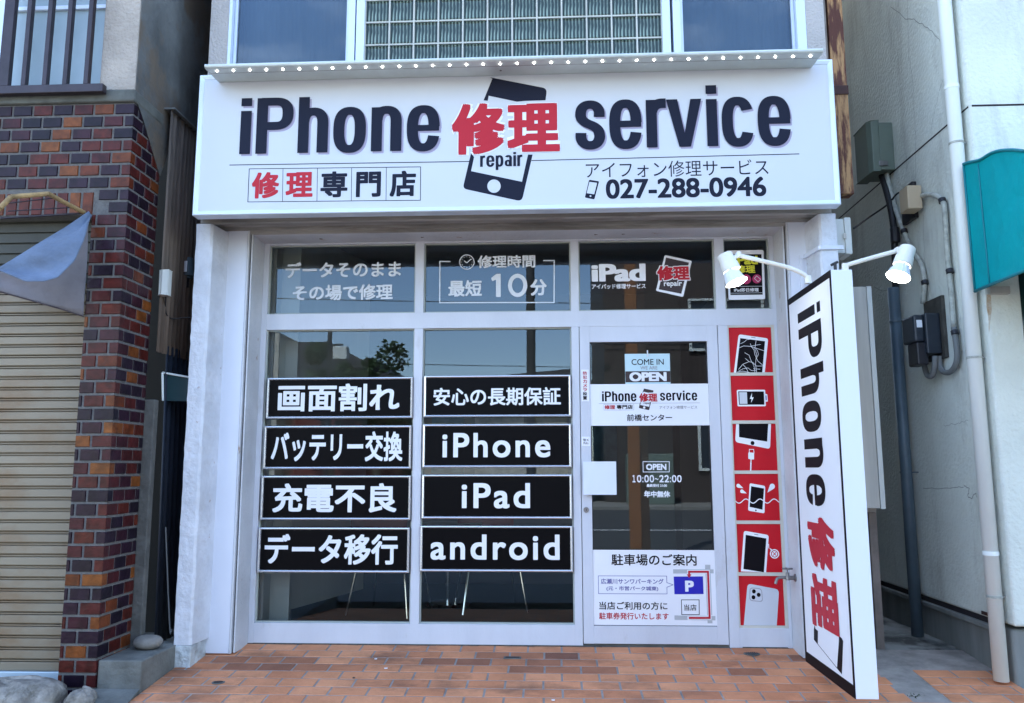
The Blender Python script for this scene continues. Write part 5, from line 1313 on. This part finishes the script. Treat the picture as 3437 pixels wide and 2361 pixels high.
t_ = thing('framed_panel', 'dark teal panel with a white frame edge wedged in the gap', 'panel')
Gp = C(0, 650, 1.995); yy = -.33
p_ = [tuple(at(*Gp(x, y), yy)[[0, 2]]) for x, y in [(1088, 1200), (1285, 1232), (1285, 1392), (1098, 1388)]]
g = G(); g.prism(p_, 1, yy, yy+.012); obj('panel', g, M['tealpanel'], t_)
g = G(); a_, b_, c_ = at(*Gp(1092, 1388), yy-.006), at(*Gp(1088, 1200), yy-.006), at(*Gp(1275, 1232), yy-.006); g.cyl(a_, b_, .007, n=6); g.cyl(b_, c_, .006, n=6); obj('edge', g, M['pvc'], t_)
t_ = thing('outdoor_socket', 'small white socket box on the brown corrugated cladding', 'box')
c0, c1 = at(529, 905, -.50), at(558, 988, -.50)
g = G(); g.prism([(c0[0], -.44), (c0[0], -.475), (c0[0]+.028, -.50), (c1[0], -.49), (c1[0], -.44)], 2, c1[2], c0[2]); obj('box', g, M['cream'], t_, bevel=.003)
t_ = thing('gap_meter', 'round grey meter with a paper label in the gap beside the pillar', 'meter')
c0, c1 = at(624, 868, -.12), at(624, 930, -.12); rr_ = .050
g = G(); g.cyl(c0, c1, rr_*.92, rr_, 24); g.cyl(c1-np.array([0, 0, 0.0]), c1-np.array([0, 0, .012]), rr_*.8, rr_*.7, 24); obj('body', g, M['pipegrey'], t_, bevel=.004)
g = G(); g.box(c0[0]+.0, c0[0]+.035, -.12-rr_-.004, -.12-rr_-.0015, c1[2]+.02, c0[2]-.03); obj('paper_label', g, M['vinyl'], t_)
g = G(); g.cyl(c1-np.array([0, 0, .012]), c1-np.array([0, 0, .07]), .022, .02, 16); obj('stem', g, M['blackplastic'], t_)
t_ = thing('cable', 'thin black cable looping in the gap below the round meter', 'cable')
g = G(); g.tube([at(560, 975, -.45), at(556, 1010, -.42), at(557, 1050, -.38), at(575, 1070, -.33), at(610, 1068, -.3), at(645, 1066, -.28)], .004, 8, 4); obj('wire', g, M['wire'], t_)

# step block, pebble, stones
t_ = thing('concrete_step', 'grey concrete step block wedged between brick corner and pillar', 'step')
y0 = -.79; x1 = at(476.4, 2218.8, y0)[0]; zt_ = at(476.4, 2218.8, y0)[2]
g = G(); nx, ny = 14, 14; rg = random.Random(2)
g.box(XBk+.003, x1, y0, -.30, -.10, zt_); o = obj('block', g, M['cement'], t_, bevel=.008, seg=3)
t_ = thing('cement_fillet', 'low broken cement fillet sloping from the step to the tiles', 'cement')
pts = [(-2.37, -.80), (x1-.005, -.80), (x1+.01, -.95), (x1+.0, -1.3), (-2.4, -1.3)]
g = G(); n_ = len(pts); V = [(x, y, fz(y)+.02*(1 if i < 2 else .3)-.02*(i > 2)) for i, (x, y) in enumerate(pts)]+[(x, y, -.3) for x, y in pts]
g.add(V, [tuple(range(n_))]+[(i, (i+1) % n_, (i+1) % n_+n_, i+n_) for i in range(n_)]); obj('slab', g, M['cement'], t_, bevel=.006)
def rock(c, s_, m_, seed, rough=.18, name='stone', flat=None):
    rk_ = random.Random(seed); nz, na = (12, 20) if rough < .05 else (22, 34); V = []
    ph = [rk_.uniform(0, 6.3) for _ in range(8)]
    for i in range(nz+1):
        th = math.pi*i/nz
        for j in range(na):
            a = 2*math.pi*j/na
            d = 1+rough*(math.sin(2*a+ph[0])*math.sin(th*2+ph[1])+.6*math.sin(5*a+ph[2])*math.sin(3*th+ph[3])+.4*math.sin(9*a+ph[4]+3*th))
            d += rk_.uniform(-1, 1)*rough*.16 if rough > .05 else 0
            e_ = 2.2 if flat is None else flat
            sx = math.copysign(abs(math.sin(th)*math.cos(a))**(2/e_), math.cos(a)); sy = math.copysign(abs(math.sin(th)*math.sin(a))**(2/e_), math.sin(a)); sz = math.copysign(abs(math.cos(th))**(2/e_), math.cos(th))
            V.append((c[0]+s_[0]*sx*d, c[1]+s_[1]*sy*d, c[2]+s_[2]*sz*d))
    g = G(); g.add(V, [(i*na+j, i*na+(j+1) % na, (i+1)*na+(j+1) % na, (i+1)*na+j) for i in range(nz) for j in range(na)]); return g
t_ = thing('pebble', 'smooth oval river stone resting on the concrete step', 'stone')
c = at(497, 2150, -.52); obj('stone', rock((c[0], -.52, zt_+.036), (.078, .06, .038), None, 4, .03), M['pebble'], t_, smooth=True)
t_ = thing('granite_stone', 'large rough granite block before the shutter in the lower left corner', 'stone')
c = at(60, 2340, -1.0); xr_ = at(182, 2320, -1.0)[0]; xl_ = xr_-.62; zt3 = at(100, 2285, -1.0)[2]
obj('stone', rock(((xr_+xl_)/2, -.98, zt3-.14), ((xr_-xl_)/2, .14, .14), None, 8, .07, flat=3.5), M['granite'], t_, smooth=True)
t_ = thing('granite_stone', 'small broken stone at the foot of the brick corner', 'stone')
c = at(272, 2345, -.95); obj('stone', rock((c[0], -.95, c[2]-.03), (.062, .07, .07), None, 3, .12, flat=3), M['granite'], t_, smooth=True)

# ================================================================== ROOM BEHIND THE GLASS
rm = thing('shop_interior', 'dim room behind the shop windows with dark green carpet', 'room')
g = G(); g.box(xf0-.1, xf1+.3, .1, 4.6, -.02, .015); obj('carpet', g, M['carpet'], rm)
g = G(); g.box(xf0-.1, xf1+.3, 4.6, 4.7, 0, 3.0); g.box(xf1+.2, xf1+.3, .1, 4.6, 0, 3.0); obj('wall', g, M['room'], rm)
g = G(); g.box(xf0-.1, xf1+.3, .1, 4.7, 2.66, 2.75); obj('ceiling', g, M['ceil'], rm)
for xa, xb_, za, zb_3, cc in ((-1.7, -1.2, .9, 1.7, (.35,.30,.20)), (-1.1, -.8, 1.0, 1.75, (.10,.22,.26)), (-.7, -.25, .85, 1.6, (.34,.33,.30)), (-.15, .15, .9, 1.7, (.28,.24,.14)), (.25, .6, .9, 1.7, (.06,.13,.17)), (-2.0, -1.8, .9, 1.6, (.3,.3,.29))):
    g = G(); g.box(xa, xb_, 2.45, 2.48, za, zb_3); obj('wall_poster', g, mat('poster tone', cc, .6, var=.5, vscale=7), rm)
g = G(); g.box(xf0, 1.2, 2.481, 2.53, .015, 2.66); obj('wall', g, M['room'], rm)
g = G(); zp = .09
g.box(xf0+.005, xf0+.05, .1, .6, zp, 2.65); 
ysc = .22; g.box(xf0-.05, X(968, 2060, ysc), ysc, ysc+.05, zp, Z(900, 1100, ysc)+1.0); obj('partition', g, M['roomwhite'], rm)
g = G(); g.prism([(xf0-.05, .3), (X(968, 2060, ysc)-.01, .3), (X(968, 2060, ysc)+.25, 1.2), (xf0-.05, 1.2)], 2, zp+.06, 2.65); obj('partition', g, M['roomwhite'], rm)
g = G(); g.box(1.0, 1.55, 1.4, 1.75, .02, 1.5); obj('shelf_unit', g, mat('dark shelf', (.06,.05,.045), .6), rm, bevel=.005)
def chair(x, y, rz, label):
    t_ = thing('chair', label, 'chair', 'red chairs behind the shop window')
    t_.location = (x, y, .015); t_.rotation_euler = (0, 0, rz)
    g = G(); g.grid(lambda u, v: (-.23+.46*u, -.22+.44*v, .44+.03*(2*u-1)**2-.015*math.cos(v*3)), 10, 10); obj('seat', g, M['chairred'], t_, smooth=True, solid=.012)
    g = G(); g.grid(lambda u, v: (-.22+.44*u, .21+.04*v-.05*(2*u-1)**2*v, .46+.36*v), 10, 8); obj('backrest', g, M['chairred'], t_, smooth=True, solid=.012)
    for sx in (-1, 1):
        for sy in (-1, 1):
            g = G(); g.cyl((sx*.17, sy*.15, .43), (sx*.235, sy*.215, 0), .0105, .009, 10); obj('leg', g, M['chrome'], t_)
chair(-1.18, 1.02, 2.9, 'red shell chair with chrome legs behind the left window')
chair(-.46, 1.18, .25, 'red shell chair with chrome legs behind the right window')
tt = thing('side_table', 'small round table with chrome pedestal between the two red chairs', 'table')
g = G(); g.cyl((-.80, 1.35, .60), (-.80, 1.35, .625), .26, .26, 32); obj('table_top', g, M['roomwhite'], tt, bevel=.003)
g = G(); g.cyl((-.80, 1.35, .03), (-.80, 1.35, .598), .017); g.cyl((-.80, 1.35, .016), (-.80, 1.35, .032), .17, .15, 28); obj('pedestal', g, M['chrome'], tt)

# ================================================================== ACROSS THE STREET (what the windows mirror)
def mir(px, py, dep): p = at(px, py, dep); return (p[0], -dep, p[2])
t_ = thing('brown_building', 'dark brown building across the street mirrored in the door glass', 'building')
g = G(); g.box(2.0, 16, -34, -25, -.3, 12.5); obj('wall', g, M['opp_brown'], t_)
for k_, (x0, z0) in enumerate(((5.2, 5.4), (9.0, 5.4), (5.4, 1.0), (9.2, 1.0))):
    g = G()
    for dx in (0, 1.35, 2.7): g.box(x0+dx-.05, x0+dx+.05, -24.99, -24.9, z0, z0+1.8)
    g.box(x0-.05, x0+2.75, -24.985, -24.88, z0-.1, z0); g.box(x0-.05, x0+2.75, -24.985, -24.88, z0+1.8, z0+1.88); wf_ = obj('window', g, M['cream'], t_)
    g = G(); g.box(x0, x0+2.7, -24.995, -24.97, z0+.01, z0+1.79); obj('pane', g, M['meter'], wf_)
t_ = thing('low_house', 'low red brown house across the street mirrored in the left window', 'building')
g = G(); g.box(-10.3, -5.9, -32, -26, -.3, 4.2); obj('wall', g, M['opp_red'], t_)
g = G(); g.prism([(-10.3, 5.9), (-8.6, 5.9), (-5.6, 4.3), (-5.6, 4.15), (-10.3, 4.15)], 1, -32.4, -25.6); obj('roof', g, M['roof'], t_)
t_ = thing('grey_building', 'grey flat roofed block across the street behind the low house', 'building')
g = G(); g.box(-12.5, -9.0, -44, -36, -.3, 6.6); obj('wall', g, M['opp_grey'], t_)
t_ = thing('cream_building', 'cream building at the far left across the street', 'building')
g = G(); g.box(-26, -10.4, -33, -25.2, -.3, 6.2); obj('wall', g, M['opp_cream'], t_)
t_ = thing('row_house', 'long low dark roofed house across the street in the middle', 'building')
g = G(); g.box(-5.5, 1.6, -34, -27, -.3, 3.3); obj('wall', g, M['opp_cream'], t_)
g = G(); g.prism([(-6, 3.35), (-4.5, 4.4), (.8, 4.9), (1.95, 4.2), (1.95, 3.35)], 1, -34.3, -26.6); obj('roof', g, M['roof'], t_)
def tree(x, y, h, sp, n_, label):
    t_ = thing('street_tree', label, 'tree', 'trees across the street')
    g = G(); g.tube([(x, y, -.3), (x+.1, y, h*.35), (x-.1, y+.1, h*.6)], lambda t: .16-.08*t, 8, 3)
    for a in range(5): g.tube([(x, y, h*.4), (x+.6*sp*math.cos(a*1.3), y+.6*sp*math.sin(a*1.3), h*.75)], .05, 6, 0)
    obj('trunk', g, M['trunk'], t_)
    g = G(); rt = random.Random(int(x*10)); cl = [(rt.gauss(0, .5)*sp, rt.gauss(0, .45)*sp, h*.72+rt.gauss(0, .14)*h, rt.uniform(.35, .8)*sp*.6) for _ in range(16)]
    for i in range(n_):
        c_ = rt.choice(cl); d = Vector((rt.gauss(0, 1), rt.gauss(0, 1), rt.gauss(0, 1))).normalized()*c_[3]*rt.uniform(.5, 1)
        p = Vector((x+c_[0], y+c_[1], c_[2]))+d; u = Vector((rt.gauss(0, 1), rt.gauss(0, 1), rt.gauss(0, .6))).normalized()*.11; w_ = u.cross(Vector((rt.gauss(0, 1), rt.gauss(0, 1), rt.gauss(0, 1)))).normalized()*.055
        g.add([p-u, p+w_, p+u, p-w_], [(0, 1, 2, 3)])
    obj('crown', g, M['leaf'], t_)
tree(-6.2, -23.4, 4.6, 1.5, 5200, 'bushy green tree across the street nearer the middle')
tree(-8.0, -24.0, 4.9, 1.2, 3600, 'drooping green tree across the street further left')
t_ = thing('utility_pole', 'dark utility pole across the street mirrored in the middle window', 'pole')
g = G(); g.cyl((-.62, -20.5, -.3), (-.62, -20.5, 13), .16, .12, 16); obj('pole', g, M['dpole'], t_)
g = G(); g.box(-1.6, .4, -20.6, -20.5, 10.8, 10.95); obj('crossarm', g, M['dpole'], t_)
t_ = thing('overhead_wires', 'black overhead wires strung along the far side of the street', 'wires'); t_['group'] = 'overhead wires'
for z_, y_ in ((7.0, -24), (6.4, -24.3), (5.4, -30)):
    g = G(); g.tube([(-30+60*i/10, y_, z_+.8*((i-5)/5)**2+(i-5)*-.12) for i in range(11)], .018, 6, 2); obj('wire', g, M['wire'], t_)
t_ = thing('lantern_sign', 'pole with a white box lantern across the street at left', 'sign')
p0 = mir(1106, 1110, 21)
g = G(); g.cyl((p0[0], p0[1], -.3), (p0[0], p0[1], p0[2]), .07); g.box(p0[0], p0[0]+.45, p0[1]-.03, p0[1]+.03, p0[2]-.5, p0[2]-.44); obj('pole', g, M['dpole'], t_)
g = G(); g.box(p0[0]+.17, p0[0]+.62, p0[1]-.2, p0[1]+.2, p0[2]-.96, p0[2]-.55); obj('lantern', g, M['cream'], t_, bevel=.01)
# street post on this side of the road
t_ = thing('arcade_post', 'square brown steel post on the kerb mirrored in the door', 'post')
p0 = at(2150, 1800, 6.4); xpo = p0[0]
g = G(); V = []
g.box(-.09, .09, -.16, .16, 0, 6.0); o = obj('post', g, M['orange'], t_, bevel=.01); o.rotation_euler = (0, 0, .5); o.location = (xpo, -6.4, -.25)
t_ = thing('green_cabinet', 'low green street cabinet across the road mirrored in the door', 'cabinet')
g = G(); g.box(2.6, 4.2, -23.9, -23.3, -.22, 1.5); obj('case', g, M['greenbox'], t_, bevel=.02)

t_ = thing('weed', 'small green weed growing from the tile joint right of the projecting sign', 'weed')
p0 = atZ(3072, 2345, fz(-.85)); g = G(); rw = random.Random(9)
for i in range(46):
    a = rw.uniform(0, 6.28); r = rw.uniform(0, .035); l = rw.uniform(.01, .028); d = Vector((math.cos(a)*l, math.sin(a)*l, rw.uniform(.004, .018))); c = Vector((p0[0]+math.cos(a)*r, p0[1]+math.sin(a)*r*.7, p0[2]+.004)); k_ = Vector((-math.sin(a), math.cos(a), 0))*.004
    g.add([c, c+d*.5+k_, c+d, c+d*.5-k_], [(0, 1, 2, 3)])
obj('leaf_clump', g, M['leaf'], t_)
rw = random.Random(21)
for i, (px, py, lab) in enumerate(((1262, 2213, 'tiny white paper scrap on the tiles before the left window'), (1296, 2244, 'tiny pale scrap on the tiles a row nearer than the paper scrap'), (1187, 2276, 'dark dried leaf crumb on the tiles left of the middle'), (1858, 2351, 'pale leaf flake on the tiles at the lower edge of the picture'))):
    p0 = atZ(px, py, fz(-.3)); 
    for _ in range(4): p0 = atZ(px, py, fz(p0[1])+.001)
    t_ = thing('litter', lab, 'litter', 'scraps of litter on the tiles')
    g = G(); g.prism([(p0[0]+.011*math.cos(k)*rw.uniform(.5, 1), p0[1]+.011*math.sin(k)*rw.uniform(.5, 1)) for k in (0, 1, 2.2, 3.3, 4.3, 5.4)], 2, p0[2], p0[2]+.003); obj('scrap', g, M['opp_brown'] if i == 2 else M['white'], t_)
g = G()
for px, py in ((1416, 797), (1998, 790), (2090, 786), (1075, 812)):
    c = at(px, py, -.09); g.cyl((c[0], -.09, zhead-.0015), (c[0], -.09, zhead+.004), .007, n=10); g.box(c[0], c[0]+.014, -.094, -.088, zhead-.0012, zhead+.003)
o = obj('fixing_hole', g, M['rustgap'], bl)

g = G(); rw = random.Random(4); x = xf0
while x < xf1-.05:
    l = rw.uniform(.03, .16); d_k = rw.uniform(.003, .014)
    if not (dl-.02 < x < dr): g.add([(x, .001, .006), (x+l, .001, .006), (x+l+.01, -d_k, fz(-d_k)+.0012), (x, -d_k*.7, fz(-d_k)+.0012)], [(0, 1, 2, 3)])
    x += l
o = obj('dirt_line', g, mat('packed dirt', (.10,.09,.075), .95, var=.5, vscale=30), sf)
